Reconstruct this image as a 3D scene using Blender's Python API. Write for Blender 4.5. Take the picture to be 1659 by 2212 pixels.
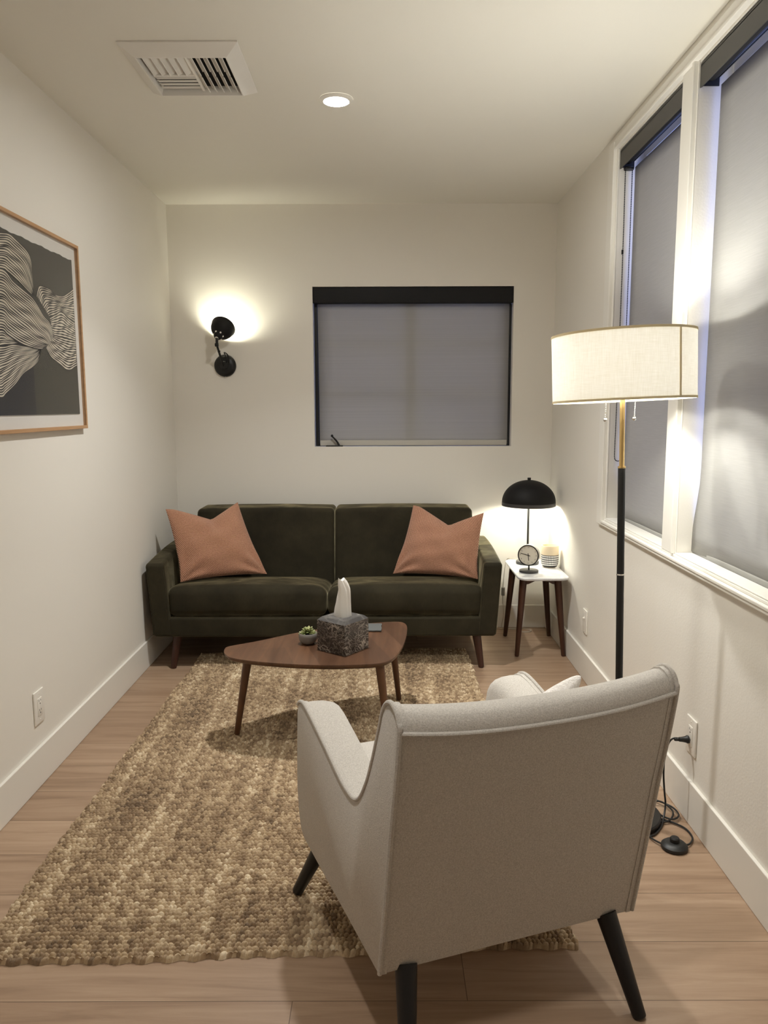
import bpy, bmesh, math, random
import numpy as np
from mathutils import Vector, Matrix, Euler
random.seed(7)
rng = np.random.default_rng(11)
PI = math.pi
scene = bpy.context.scene
for o in list(bpy.data.objects):
    bpy.data.objects.remove(o)

# ------------------------------------------------------------------ camera, sky, lamps' strengths, exposure
XL, XR, YB, HC = -1.279, 1.019, 4.718, 2.559      # left, right, back wall planes and the ceiling
YF = -1.15                                        # wall behind the camera
FPX, PITCH, YAW, ROLL = 1663.24, 0.1358, -0.001, -0.0032
cam_d = bpy.data.cameras.new('camera')
cam = bpy.data.objects.new('camera', cam_d)
scene.collection.objects.link(cam)
cam_d.sensor_fit = 'HORIZONTAL'
cam_d.sensor_width = 36.0
cam_d.lens = FPX / 1659.0 * 36.0
cam_d.clip_start = 0.02
_f = Vector((math.sin(YAW) * math.cos(PITCH), math.cos(YAW) * math.cos(PITCH), -math.sin(PITCH)))
_r = Vector((math.cos(YAW), -math.sin(YAW), 0))
_u = _r.cross(_f)
_r2 = math.cos(ROLL) * _r + math.sin(ROLL) * _u
_u2 = -math.sin(ROLL) * _r + math.cos(ROLL) * _u
_m = Matrix((_r2, _u2, -_f)).transposed().to_4x4()
_m.translation = Vector((0, 0, 1.38))
cam.matrix_world = _m
scene.camera = cam

world = bpy.data.worlds.new('dusk_sky')
scene.world = world
world.use_nodes = True
_bg = world.node_tree.nodes['Background']
_bg.inputs['Color'].default_value = (0.34, 0.45, 1.0, 1)      # blue hour outside the blinds
_bg.inputs['Strength'].default_value = 2.3

BULB_FLOOR, BULB_SCONCE, BULB_TABLE, DOWNLIGHT = 365.0, 275.0, 285.0, 21.0   # emission of the lamps' bulbs, watts of the downlight
WARM = (1.0, 0.985, 0.90)
vs = scene.view_settings
vs.view_transform = 'Standard'
vs.look = 'None'
vs.exposure = 0.2
vs.gamma = 1.0
vs.use_curve_mapping = False
scene.cycles.use_denoising = True
scene.cycles.max_bounces = 10
scene.cycles.diffuse_bounces = 7
scene.cycles.transmission_bounces = 6
scene.cycles.transparent_max_bounces = 12
scene.cycles.sample_clamp_indirect = 6.0
scene.cycles.caustics_reflective = False
scene.cycles.caustics_refractive = False


# ------------------------------------------------------------------ materials
class NT:
    def __init__(s, name):
        s.m = bpy.data.materials.new(name)
        s.m.use_nodes = True
        s.t = s.m.node_tree
        s.b = s.t.nodes['Principled BSDF']
        s.out = s.t.nodes['Material Output']

    def n(s, typ, **kw):
        nd = s.t.nodes.new(typ)
        for k, v in kw.items():
            if k.startswith('i_'):
                key = k[2:].replace('_', ' ')
                nd.inputs[int(key) if key.isdigit() else key].default_value = v
            else:
                setattr(nd, k, v)
        return nd

    def l(s, a, b):
        s.t.links.new(a, b)

    def coords(s, scale=(1, 1, 1), loc=(0, 0, 0), rot=(0, 0, 0), kind='Object'):
        tc = s.n('ShaderNodeTexCoord')
        mp = s.n('ShaderNodeMapping')
        mp.inputs['Scale'].default_value = scale
        mp.inputs['Location'].default_value = loc
        mp.inputs['Rotation'].default_value = rot
        s.l(tc.outputs[kind], mp.inputs['Vector'])
        return mp.outputs['Vector']

    def noise(s, vec, scale, detail=4, rough=.5, dist=0):
        n = s.n('ShaderNodeTexNoise')
        n.inputs['Scale'].default_value = scale
        n.inputs['Detail'].default_value = detail
        n.inputs['Roughness'].default_value = rough
        n.inputs['Distortion'].default_value = dist
        if vec is not None:
            s.l(vec, n.inputs['Vector'])
        return n.outputs['Fac']

    def ramp(s, fac, stops):
        r = s.n('ShaderNodeValToRGB')
        e = r.color_ramp.elements
        e[0].position, e[0].color = stops[0][0], (*stops[0][1], 1)
        e[1].position, e[1].color = stops[-1][0], (*stops[-1][1], 1)
        for p, c in stops[1:-1]:
            q = e.new(p)
            q.color = (*c, 1)
        s.l(fac, r.inputs['Fac'])
        return r.outputs['Color']

    def math(s, op, a, b=None):
        n = s.n('ShaderNodeMath', operation=op)
        for i, v in enumerate((a, b)):
            if v is None:
                continue
            if isinstance(v, (int, float)):
                n.inputs[i].default_value = v
            else:
                s.l(v, n.inputs[i])
        return n.outputs[0]

    def mix(s, fac, a, b, mode='MIX'):
        n = s.n('ShaderNodeMix', data_type='RGBA', blend_type=mode)
        for i, v in ((0, fac), (6, a), (7, b)):
            if isinstance(v, (int, float)):
                n.inputs[i].default_value = v
            elif isinstance(v, tuple):
                n.inputs[i].default_value = (*v, 1)
            else:
                s.l(v, n.inputs[i])
        return n.outputs[2]

    def bump(s, h, strength=.2, dist=.002):
        b = s.n('ShaderNodeBump')
        b.inputs['Strength'].default_value = strength
        b.inputs['Distance'].default_value = dist
        s.l(h, b.inputs['Height'])
        s.l(b.outputs['Normal'], s.b.inputs['Normal'])

    def set(s, color=None, rough=None, metal=None, spec=None, sheen=None, sheen_r=None, coat=None):
        B = s.b.inputs
        if color is not None:
            if isinstance(color, tuple):
                B['Base Color'].default_value = (*color, 1)
            else:
                s.l(color, B['Base Color'])
        if rough is not None:
            if isinstance(rough, (int, float)):
                B['Roughness'].default_value = rough
            else:
                s.l(rough, B['Roughness'])
        if metal is not None:
            B['Metallic'].default_value = metal
        if spec is not None:
            B['Specular IOR Level'].default_value = spec
        if sheen is not None:
            B['Sheen Weight'].default_value = sheen
        if sheen_r is not None:
            B['Sheen Roughness'].default_value = sheen_r
        if coat is not None:
            B['Coat Weight'].default_value = coat
        return s.m


def plain(name, color, rough=.5, metal=0, spec=.5, bscale=None, bstr=.1):
    n = NT(name)
    v = n.coords()
    f = n.noise(v, 9, 3)
    c = n.mix(f, tuple(x * .96 for x in color), tuple(min(1, x * 1.04) for x in color))
    n.set(c, rough, metal, spec)
    if bscale:
        n.bump(n.noise(v, bscale, 3), bstr, .001)
    return n.m


def emit(name, color, strength):
    n = NT(name)
    e = n.n('ShaderNodeEmission')
    e.inputs['Color'].default_value = (*color, 1)
    e.inputs['Strength'].default_value = strength
    n.l(e.outputs[0], n.out.inputs['Surface'])
    return n.m


def paint(name, color, bump_s=.12, rough=.55):
    n = NT(name)
    v = n.coords()
    f = n.noise(v, 1.7, 3)
    n.set(n.mix(f, tuple(x * .985 for x in color), color), rough, 0, .3)
    a = n.noise(v, 140, 3)
    b = n.noise(v, 11, 4, .6)
    n.bump(n.math('ADD', a, n.math('MULTIPLY', b, 2.0)), bump_s, .0012)
    return n.m


M = {}
M['wall'] = paint('wall_paint', (.80, .772, .715))
M['rough_wall'] = paint('old_plaster_paint', (.80, .772, .715), .32)
M['ceiling'] = paint('ceiling_paint', (.79, .77, .705))
M['trim'] = paint('trim_paint', (.82, .80, .75), .05, .38)
M['base'] = paint('baseboard_paint', (.79, .765, .71), .05, .4)


def floor_mat():
    n = NT('oak_plank_floor')
    tc = n.n('ShaderNodeTexCoord')
    mp = n.n('ShaderNodeMapping')
    mp.inputs['Location'].default_value = (.22, -.033, 0)
    n.l(tc.outputs['Object'], mp.inputs['Vector'])
    br = n.n('ShaderNodeTexBrick')
    br.offset = .73
    br.offset_frequency = 2
    for k, v in (('Scale', 1.0), ('Mortar Size', .0011), ('Mortar Smooth', .2), ('Bias', 0.0), ('Brick Width', 1.52), ('Row Height', .2)):
        br.inputs[k].default_value = v
    br.inputs['Color1'].default_value = (0, 0, 0, 1)
    br.inputs['Color2'].default_value = (1, 1, 1, 1)
    br.inputs['Mortar'].default_value = (.5, .5, .5, 1)
    n.l(mp.outputs[0], br.inputs['Vector'])
    # grain, shifted for each plank
    off = n.n('ShaderNodeVectorMath', operation='MULTIPLY_ADD')
    n.l(br.outputs['Color'], off.inputs[0])
    off.inputs[1].default_value = (7.3, 3.1, 5.7)
    n.l(tc.outputs['Object'], off.inputs[2])
    st = n.n('ShaderNodeVectorMath', operation='MULTIPLY')
    n.l(off.outputs[0], st.inputs[0])
    st.inputs[1].default_value = (1.6, 22, 1)
    g1 = n.noise(st.outputs[0], 1.0, 6, .6, .9)
    st2 = n.n('ShaderNodeVectorMath', operation='MULTIPLY')
    n.l(off.outputs[0], st2.inputs[0])
    st2.inputs[1].default_value = (9, 240, 1)
    g2 = n.noise(st2.outputs[0], 1.0, 3, .5)
    c = n.ramp(g1, [(.30, (.275, .182, .118)), (.5, (.385, .267, .18)), (.70, (.46, .335, .233))])
    c = n.mix(n.math('MULTIPLY', g2, .35), c, (.27, .165, .10))
    c = n.mix(.22, c, br.outputs['Color'], 'SOFT_LIGHT')
    c = n.mix(br.outputs['Fac'], c, (.13, .08, .05))
    n.set(c, n.math('MULTIPLY_ADD', g2, .15), 0, .4)
    n.b.inputs['Roughness'].default_value = .42
    for lk in list(n.t.links):
        if lk.to_socket == n.b.inputs['Roughness']:
            n.t.links.remove(lk)
    h = n.math('SUBTRACT', n.math('MULTIPLY', g2, .25), br.outputs['Fac'])
    n.bump(h, .25, .0012)
    return n.m


M['floor'] = floor_mat()


def wood(name, dark, light, along=(1, 0, 0), rough=.4, scale=1.0, planks=None):
    n = NT(name)
    s = [26, 26, 26]
    for i in range(3):
        if along[i]:
            s[i] = 2.0
    v = n.coords(tuple(x * scale for x in s))
    g = n.noise(v, 1.0, 6, .6, 1.2)
    s2 = [220, 220, 220]
    for i in range(3):
        if along[i]:
            s2[i] = 12
    g2 = n.noise(n.coords(tuple(x * scale for x in s2)), 1, 3)
    c = n.ramp(g, [(.3, dark), (.7, light)])
    c = n.mix(n.math('MULTIPLY', g2, .35), c, tuple(x * .6 for x in dark))
    if planks:
        tc = n.n('ShaderNodeTexCoord')
        mp = n.n('ShaderNodeMapping')
        mp.inputs['Rotation'].default_value = (0, 0, planks[0])
        n.l(tc.outputs['Object'], mp.inputs['Vector'])
        br = n.n('ShaderNodeTexBrick')
        br.offset = .5
        for k, vv in (('Scale', 1.0), ('Mortar Size', .0), ('Brick Width', .9), ('Row Height', planks[1])):
            br.inputs[k].default_value = vv
        br.inputs['Color1'].default_value = (.25, .25, .25, 1)
        br.inputs['Color2'].default_value = (.75, .75, .75, 1)
        n.l(mp.outputs[0], br.inputs['Vector'])
        c = n.mix(.55, c, br.outputs['Color'], 'SOFT_LIGHT')
    n.set(c, rough, 0, .45)
    n.bump(g2, .06, .0006)
    return n.m


M['walnut_top'] = wood('walnut_table_top', (.070, .031, .0155), (.135, .066, .034), (0, 1, 0), .36, 1.0, (PI / 2 - .30, .095))
M['walnut_leg'] = wood('walnut_leg', (.082, .035, .016), (.14, .064, .031), (0, 0, 1), .4)
M['dark_leg'] = wood('dark_stained_leg', (.040, .014, .007), (.078, .03, .015), (0, 0, 1), .36)
M['sofa_leg'] = wood('mahogany_leg', (.035, .012, .007), (.06, .02, .012), (0, 0, 1), .4)
M['oak_frame'] = wood('oak_picture_frame', (.42, .235, .11), (.58, .35, .185), (0, 1, 0), .45)
M['black_wood'] = plain('black_painted_wood', (.008, .007, .007), .38, 0, .4)
M['black'] = plain('black_metal', (.0085, .0085, .0085), .42, 0, .4)
M['black_matte'] = plain('matt_black_enamel', (.0075, .007, .007), .6, 0, .22)
M['charcoal'] = plain('charcoal_metal', (.045, .043, .042), .5)
M['dark_plastic'] = plain('black_plastic', (.010, .010, .010), .45, 0, .45)
M['slot'] = plain('dark_slot', (.03, .025, .02), .7)
M['cassette'] = plain('anthracite_blind_case', (.050, .047, .042), .5)
M['cassette_under'] = plain('black_blind_case', (.008, .008, .009), .6, 0, .25)
M['brass'] = plain('brushed_brass', (.74, .52, .22), .28, 1)
M['chrome'] = plain('polished_chrome', (.75, .73, .70), .15, 1)
M['white_plastic'] = plain('white_plastic', (.80, .775, .72), .35)
M['vent'] = plain('white_vent_enamel', (.78, .76, .72), .4)
M['vent_dark'] = plain('duct_shade_black', (.012, .012, .012), .9)
M['lamp_inner'] = plain('white_reflector_enamel', (.85, .83, .78), .5)
M['cream_ceramic'] = plain('cream_ceramic', (.72, .60, .43), .5)
M['dark_glaze'] = plain('dark_glaze', (.02, .021, .026), .45)
M['white_glaze'] = plain('white_glaze', (.82, .81, .78), .5)
M['dial'] = plain('clock_dial', (.72, .67, .56), .6)
M['steel_case'] = plain('grey_clock_case', (.30, .29, .28), .45)
M['ink'] = plain('black_ink', (.012, .010, .010), .7)
M['mat_board'] = plain('white_mat_board', (.74, .715, .68), .8)
M['print_grey'] = plain('print_grey', (.050, .047, .040), .8)
M['print_olive'] = plain('print_olive', (.040, .037, .026), .8)
M['print_black'] = plain('print_charcoal', (.013, .012, .014), .8)
M['print_cream'] = plain('print_cream', (.66, .60, .49), .8)
M['slate'] = plain('slate', (.105, .11, .108), .7, 0, .4, 60, .3)
M['concrete_pot'] = plain('grey_concrete', (.24, .225, .205), .75, 0, .4, 90, .25)
M['soil'] = plain('soil', (.03, .02, .014), .95)
M['clear_cord'] = plain('pale_cord', (.55, .50, .42), .4)
M['grey_plastic'] = plain('grey_plastic', (.30, .285, .26), .5)


def fabric_shade():
    n = NT('roller_blind_cloth')
    v = n.coords((3, 60, 60))
    v2 = n.coords((600, 14, 600))
    f = n.math('ADD', n.noise(n.coords((1, 9, 260)), 1, 4, .6), n.math('MULTIPLY', n.noise(n.coords((1, 420, 420)), 1, 2), .4))
    c = n.ramp(f, [(.4, (.385, .38, .36)), (1.0, (.455, .45, .43))])
    d = n.n('ShaderNodeBsdfDiffuse')
    n.l(c, d.inputs['Color'])
    t = n.n('ShaderNodeBsdfTranslucent')
    t.inputs['Color'].default_value = (.62, .57, .50, 1)
    tr = n.n('ShaderNodeBsdfTransparent')
    tr.inputs['Color'].default_value = (1, .92, .80, 1)
    m1 = n.n('ShaderNodeMixShader')
    m1.inputs[0].default_value = .19
    n.l(d.outputs[0], m1.inputs[1])
    n.l(t.outputs[0], m1.inputs[2])
    m2 = n.n('ShaderNodeMixShader')
    m2.inputs[0].default_value = .075
    n.l(m1.outputs[0], m2.inputs[1])
    n.l(tr.outputs[0], m2.inputs[2])
    n.l(m2.outputs[0], n.out.inputs['Surface'])
    return n.m


M['blind'] = fabric_shade()


def lamp_linen():
    n = NT('linen_lampshade')
    v = n.coords((1, 1, 1))
    f1 = n.noise(n.coords((30, 30, 900)), 1, 3)
    f2 = n.noise(n.coords((500, 500, 18)), 1, 3)
    f = n.math('ADD', n.math('MULTIPLY', f1, .5), n.math('MULTIPLY', f2, .5))
    c = n.ramp(f, [(.35, (.83, .81, .76)), (.65, (.94, .93, .91))])
    d = n.n('ShaderNodeBsdfDiffuse')
    n.l(c, d.inputs['Color'])
    t = n.n('ShaderNodeBsdfTranslucent')
    n.l(c, t.inputs['Color'])
    m1 = n.n('ShaderNodeMixShader')
    m1.inputs[0].default_value = .25
    n.l(d.outputs[0], m1.inputs[1])
    n.l(t.outputs[0], m1.inputs[2])
    n.l(m1.outputs[0], n.out.inputs['Surface'])
    return n.m


M['linen'] = lamp_linen()
def trim_tape():
    n = NT('linen_trim_tape')
    d = n.n('ShaderNodeBsdfDiffuse')
    d.inputs['Color'].default_value = (.80, .72, .52, 1)
    t = n.n('ShaderNodeBsdfTranslucent')
    t.inputs['Color'].default_value = (.90, .80, .55, 1)
    m1 = n.n('ShaderNodeMixShader')
    m1.inputs[0].default_value = .2
    n.l(d.outputs[0], m1.inputs[1])
    n.l(t.outputs[0], m1.inputs[2])
    n.l(m1.outputs[0], n.out.inputs['Surface'])
    return n.m


M['linen_trim'] = trim_tape()


def glass_mat(name, rough, tint=(1, 1, 1)):
    n = NT(name)
    lw = n.n('ShaderNodeLayerWeight')
    lw.inputs['Blend'].default_value = .5
    fz = n.math('MULTIPLY_ADD', n.math('POWER', lw.outputs['Facing'], 5.0), .55)
    fz.node.inputs[2].default_value = .03
    g = n.n('ShaderNodeBsdfGlossy')
    g.inputs['Roughness'].default_value = rough
    t = n.n('ShaderNodeBsdfTransparent')
    t.inputs['Color'].default_value = (*tint, 1)
    m = n.n('ShaderNodeMixShader')
    n.l(fz, m.inputs[0])
    n.l(t.outputs[0], m.inputs[1])
    n.l(g.outputs[0], m.inputs[2])
    n.l(m.outputs[0], n.out.inputs['Surface'])
    return n.m


M['glass'] = glass_mat('window_glass', .02)
M['acrylic'] = glass_mat('matt_acrylic_glazing', .22)


def velvet():
    n = NT('olive_velvet')
    v = n.coords()
    f = n.noise(v, 5, 5, .65)
    f2 = n.noise(n.coords((160, 160, 30)), 1, 3)
    c = n.ramp(f, [(.3, (.016, .013, .0065)), (.7, (.036, .030, .016))])
    c = n.mix(n.math('MULTIPLY', f2, .4), c, (.012, .010, .005))
    n.set(c, .85, 0, .2, .5, .36)
    n.b.inputs['Sheen Tint'].default_value = (.66, .58, .36, 1)
    nap = n.noise(n.coords((5, 9, 5), rot=(0, 0, .4)), 1, 4, .6, 1.0)          # brushed nap
    n.l(n.math('MULTIPLY', n.math('POWER', nap, 2.2), 2.6), n.b.inputs['Sheen Weight'])
    n.bump(n.math('ADD', f2, n.math('MULTIPLY', n.noise(v, 9, 3), 2)), .12, .003)
    return n.m


M['velvet'] = velvet()


def boucle(name, a, b, sc=420, st=.5):
    n = NT(name)
    v = n.coords()
    w = n.noise(v, sc, 3, .6)
    w2 = n.noise(v, sc * 2.3, 2, .6)
    f = n.math('ADD', n.math('MULTIPLY', w, .6), n.math('MULTIPLY', w2, .4))
    n.set(n.ramp(f, [(.36, a), (.62, b)]), .9, 0, .2, .25, .5)
    n.bump(f, st, .004)
    return n.m


M['boucle'] = boucle('oatmeal_boucle', (.43, .397, .358), (.645, .607, .557), 330)
M['boucle_dark'] = boucle('oatmeal_piping', (.395, .36, .325), (.59, .555, .505), 330)
M['fleece'] = boucle('white_fleece', (.66, .62, .58), (.85, .82, .79), 120, .8)
M['cream_cloth'] = boucle('cream_cotton', (.62, .56, .46), (.74, .69, .60), 500, .2)


def woven():
    n = NT('terracotta_weave')
    tc = n.n('ShaderNodeTexCoord')
    sx = n.n('ShaderNodeSeparateXYZ')
    n.l(tc.outputs['UV'], sx.inputs[0])
    N = 112 * PI
    row = n.math('FLOOR', n.math('MULTIPLY', sx.outputs['Y'], 112.0))
    ph = n.math('MULTIPLY', row, PI * .5)
    a = n.math('SINE', n.math('ADD', n.math('MULTIPLY', sx.outputs['X'], N), ph))
    b = n.math('ABSOLUTE', n.math('SINE', n.math('MULTIPLY', sx.outputs['Y'], N)))
    h = n.math('MULTIPLY', n.math('MULTIPLY_ADD', a, .5), b)
    h.node.inputs[0].default_value = 0
    ha = n.math('ADD', n.math('MULTIPLY', a, .5), .5)
    h = n.math('MULTIPLY', ha, b)
    nz = n.noise(n.coords((1, 1, 1), kind='UV'), 60, 3)
    f = n.math('ADD', n.math('MULTIPLY', h, .7), n.math('MULTIPLY', nz, .45))
    c = n.ramp(f, [(.12, (.19, .075, .040)), (.45, (.42, .198, .12)), (.9, (.72, .45, .32))])
    n.set(c, .9, 0, .15, .2, .5)
    n.bump(h, .6, .003)
    return n.m


M['terracotta'] = woven()


def jute():
    n = NT('jute_rope_loops')
    at = n.n('ShaderNodeAttribute', attribute_name='tint')
    v = n.coords()
    f = n.noise(n.coords((1, 1, 1)), 260, 3, .6)
    fac = n.math('ADD', n.math('MULTIPLY', at.outputs['Fac'], .78), n.math('MULTIPLY', f, .28))
    c = n.ramp(fac, [(.08, (.085, .050, .026)), (.42, (.275, .184, .103)), (.74, (.49, .365, .224)), (1.0, (.80, .68, .49))])
    n.set(c, .6, 0, .45, .1, .4)
    n.bump(n.noise(n.coords((900, 250, 250), rot=(0, 0, .5)), 1, 2), .35, .002)
    return n.m


M['jute'] = jute()


def marble(name, base, vein, scale, dark=False):
    n = NT(name)
    v = n.coords((1, 1, 1.0))
    d = n.n('ShaderNodeTexNoise')
    d.inputs['Scale'].default_value = scale * .7
    d.inputs['Detail'].default_value = 4
    n.l(v, d.inputs['Vector'])
    mix = n.n('ShaderNodeVectorMath', operation='MULTIPLY_ADD')
    n.l(d.outputs['Color'], mix.inputs[0])
    mix.inputs[1].default_value = (.085, .085, .085) if dark else (.12, .12, .12)
    n.l(v, mix.inputs[2])
    if dark:
        sq = n.n('ShaderNodeVectorMath', operation='MULTIPLY')
        n.l(mix.outputs[0], sq.inputs[0])
        sq.inputs[1].default_value = (.75, .75, 2.3)
        vo = n.n('ShaderNodeTexVoronoi', feature='DISTANCE_TO_EDGE')
        vo.inputs['Scale'].default_value = scale * 1.5
        n.l(sq.outputs[0], vo.inputs['Vector'])
        f = vo.outputs['Distance']
        f2 = n.noise(v, scale * .45, 3)
        lines = n.ramp(f, [(.0, (1, 1, 1)), (.10, (0, 0, 0))])
        amt = n.math('MULTIPLY', lines, n.ramp(f2, [(.38, (.25, .25, .25)), (.62, (1, 1, 1))]))
        c0 = n.ramp(n.noise(v, scale * .6, 4), [(.3, base), (.75, tuple(x * 2.6 for x in base))])
        c = n.mix(amt, c0, vein)
        n.set(c, .25, 0, .5)
    else:
        f = n.noise(mix.outputs[0], scale, 6, .6, 1.5)
        c = n.ramp(f, [(.42, base), (.5, vein), (.58, base)])
        c = n.mix(.6, c, base)
        n.set(c, .18, 0, .5)
    return n.m


M['marble_white'] = marble('white_marble', (.80, .81, .82), (.36, .37, .39), 3.2)
M['marble_dark'] = marble('dark_veined_marble', (.022, .017, .014), (.44, .385, .33), 26, True)
M['marble_dark_top'] = marble('polished_dark_marble', (.040, .038, .038), (.16, .15, .14), 10, True)


def leafmat():
    n = NT('succulent_leaf')
    at = n.n('ShaderNodeAttribute', attribute_name='tint')
    c = n.ramp(at.outputs['Fac'], [(0, (.055, .075, .022)), (.6, (.17, .20, .065)), (1, (.42, .43, .20))])
    n.set(c, .5, 0, .4)
    return n.m


M['leaf'] = leafmat()


def tissue_mat():
    n = NT('tissue_paper')
    d = n.n('ShaderNodeBsdfDiffuse')
    d.inputs['Color'].default_value = (.88, .86, .83, 1)
    t = n.n('ShaderNodeBsdfTranslucent')
    t.inputs['Color'].default_value = (.88, .86, .83, 1)
    m = n.n('ShaderNodeMixShader')
    m.inputs[0].default_value = .35
    n.l(d.outputs[0], m.inputs[1])
    n.l(t.outputs[0], m.inputs[2])
    n.l(m.outputs[0], n.out.inputs['Surface'])
    return n.m


M['tissue'] = tissue_mat()
M['bulb_floor'] = emit('lit_bulb_warm', WARM, BULB_FLOOR)
M['bulb_sconce'] = emit('lit_bulb_sconce', (1.0, .98, .78), BULB_SCONCE)
M['bulb_table'] = emit('lit_bulb_table', (1.0, .97, .82), BULB_TABLE)
M['downlight'] = emit('lit_led_lens', (1.0, .97, .92), 12.0)


# ------------------------------------------------------------------ mesh helpers
def catmull(pts, n=8, closed=False):
    P = [Vector(p) for p in pts]
    out = []
    m = len(P)
    rng_ = range(m) if closed else range(m - 1)
    for i in rng_:
        p0 = P[(i - 1) % m] if closed or i > 0 else P[0] * 2 - P[1]
        p1 = P[i]
        p2 = P[(i + 1) % m]
        p3 = P[(i + 2) % m] if closed or i < m - 2 else P[-1] * 2 - P[-2]
        for k in range(n):
            t = k / n
            out.append(.5 * ((2 * p1) + (p2 - p0) * t + (2 * p0 - 5 * p1 + 4 * p2 - p3) * t * t + (3 * p1 - p0 - 3 * p2 + p3) * t ** 3))
    if not closed:
        out.append(P[-1].copy())
    return out


class MB:
    def __init__(s):
        s.v, s.f, s.mi, s.uv, s.mats = [], [], [], {}, []

    def add(s, verts, faces, mi=0, T=None):
        b = len(s.v)
        s.v += [tuple((T @ Vector(p)) if T else p) for p in verts]
        s.f += [tuple(i + b for i in f) for f in faces]
        s.mi += [mi] * len(faces)
        return s

    def box(s, x0, x1, y0, y1, z0, z1, T=None, mi=0):
        v = [(x0, y0, z0), (x1, y0, z0), (x1, y1, z0), (x0, y1, z0), (x0, y0, z1), (x1, y0, z1), (x1, y1, z1), (x0, y1, z1)]
        f = [(3, 2, 1, 0), (4, 5, 6, 7), (0, 1, 5, 4), (1, 2, 6, 5), (2, 3, 7, 6), (3, 0, 4, 7)]
        return s.add(v, f, mi, T)

    def rbox(s, x0, x1, y0, y1, z0, z1, r=.01, n=3, div=(1, 1, 1), fn=None, T=None, mi=0):
        """rounded box: a gridded box whose outer layers are pulled onto the rounding; fn reshapes each point"""
        c = [(x0 + x1) / 2, (y0 + y1) / 2, (z0 + z1) / 2]
        h = [(x1 - x0) / 2, (y1 - y0) / 2, (z1 - z0) / 2]
        r = min(r, *[q * .999 for q in h])
        ax = []
        for i in range(3):
            e = [-h[i] + r * (1 - math.cos(PI / 2 * k / n)) if False else -h[i] + r * k / n for k in range(n)]
            mid = [-h[i] + r + (2 * h[i] - 2 * r) * k / div[i] for k in range(div[i] + 1)]
            ax.append(e + mid + [-q for q in reversed(e)])
        idx = {}
        V = []

        def vid(i, j, k):
            key = (i, j, k)
            if key in idx:
                return idx[key]
            p = [ax[0][i], ax[1][j], ax[2][k]]
            q = [max(-h[a] + r, min(h[a] - r, p[a])) for a in range(3)]
            # even angular spread over the rounding
            d = [(p[a] - q[a]) / r for a in range(3)]
            d = [math.tan(x * PI / 4) for x in d]
            L = math.sqrt(sum(x * x for x in d))
            w = [q[a] + (d[a] / L * r if L > 1e-9 else 0) for a in range(3)]
            w = [w[a] + c[a] for a in range(3)]
            if fn:
                w = fn(*w)
            idx[key] = len(V)
            V.append(tuple(w))
            return idx[key]
        F = []
        N = [len(a) - 1 for a in ax]
        for i in range(N[0]):
            for j in range(N[1]):
                F.append((vid(i, j, 0), vid(i, j + 1, 0), vid(i + 1, j + 1, 0), vid(i + 1, j, 0)))
                F.append((vid(i, j, N[2]), vid(i + 1, j, N[2]), vid(i + 1, j + 1, N[2]), vid(i, j + 1, N[2])))
        for i in range(N[0]):
            for k in range(N[2]):
                F.append((vid(i, 0, k), vid(i + 1, 0, k), vid(i + 1, 0, k + 1), vid(i, 0, k + 1)))
                F.append((vid(i, N[1], k), vid(i, N[1], k + 1), vid(i + 1, N[1], k + 1), vid(i + 1, N[1], k)))
        for j in range(N[1]):
            for k in range(N[2]):
                F.append((vid(0, j, k), vid(0, j, k + 1), vid(0, j + 1, k + 1), vid(0, j + 1, k)))
                F.append((vid(N[0], j, k), vid(N[0], j + 1, k), vid(N[0], j + 1, k + 1), vid(N[0], j, k + 1)))
        return s.add(V, F, mi, T)

    def lathe(s, prof, n=32, T=None, mi=0, closed=False, caps=True):
        V, F = [], []
        m = len(prof)
        for r, z in prof:
            for k in range(n):
                a = 2 * PI * k / n
                V.append((max(r, 1e-5) * math.cos(a), max(r, 1e-5) * math.sin(a), z))
        for i in range(m - 1 if not closed else m):
            i2 = (i + 1) % m
            for k in range(n):
                k2 = (k + 1) % n
                F.append((i * n + k, i * n + k2, i2 * n + k2, i2 * n + k))
        if not closed and caps:
            if prof[0][0] > 1e-4:
                F.append(tuple(reversed(range(n))))
            if prof[-1][0] > 1e-4:
                F.append(tuple((m - 1) * n + k for k in range(n)))
        return s.add(V, F, mi, T)

    def tube(s, path, rad, n=10, T=None, mi=0, closed=False, squash=None):
        P = [Vector(p) for p in path]
        m = len(P)
        R = rad if isinstance(rad, (list, tuple)) else [rad] * m
        V, F = [], []
        up = None
        for i in range(m):
            a = P[i - 1] if (i > 0 or closed) else P[i]
            b = P[(i + 1) % m] if (i < m - 1 or closed) else P[i]
            t = (b - a).normalized()
            if up is None:
                up = Vector((0, 0, 1)) if abs(t.z) < .9 else Vector((1, 0, 0))
            x = t.cross(up).normalized()
            up = x.cross(t).normalized()
            for k in range(n):
                an = 2 * PI * k / n
                V.append(tuple(P[i] + R[i] * (math.cos(an) * x + math.sin(an) * up)))
        for i in range(m if closed else m - 1):
            i2 = (i + 1) % m
            for k in range(n):
                k2 = (k + 1) % n
                F.append((i * n + k, i * n + k2, i2 * n + k2, i2 * n + k))
        if not closed:
            F.append(tuple(reversed(range(n))))
            F.append(tuple((m - 1) * n + k for k in range(n)))
        return s.add(V, F, mi, T)

    def dowel(s, a, b, ra, rb, n=20, T=None, bev=.003):
        """tapered leg from a (top) to b (foot) with an eased foot"""
        a, b = Vector(a), Vector(b)
        d = (b - a)
        L = d.length
        return s.tube([a, a + d * .5, b - d.normalized() * bev, b], [ra, (ra + rb) / 2, rb, rb * .82], n, T)

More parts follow.
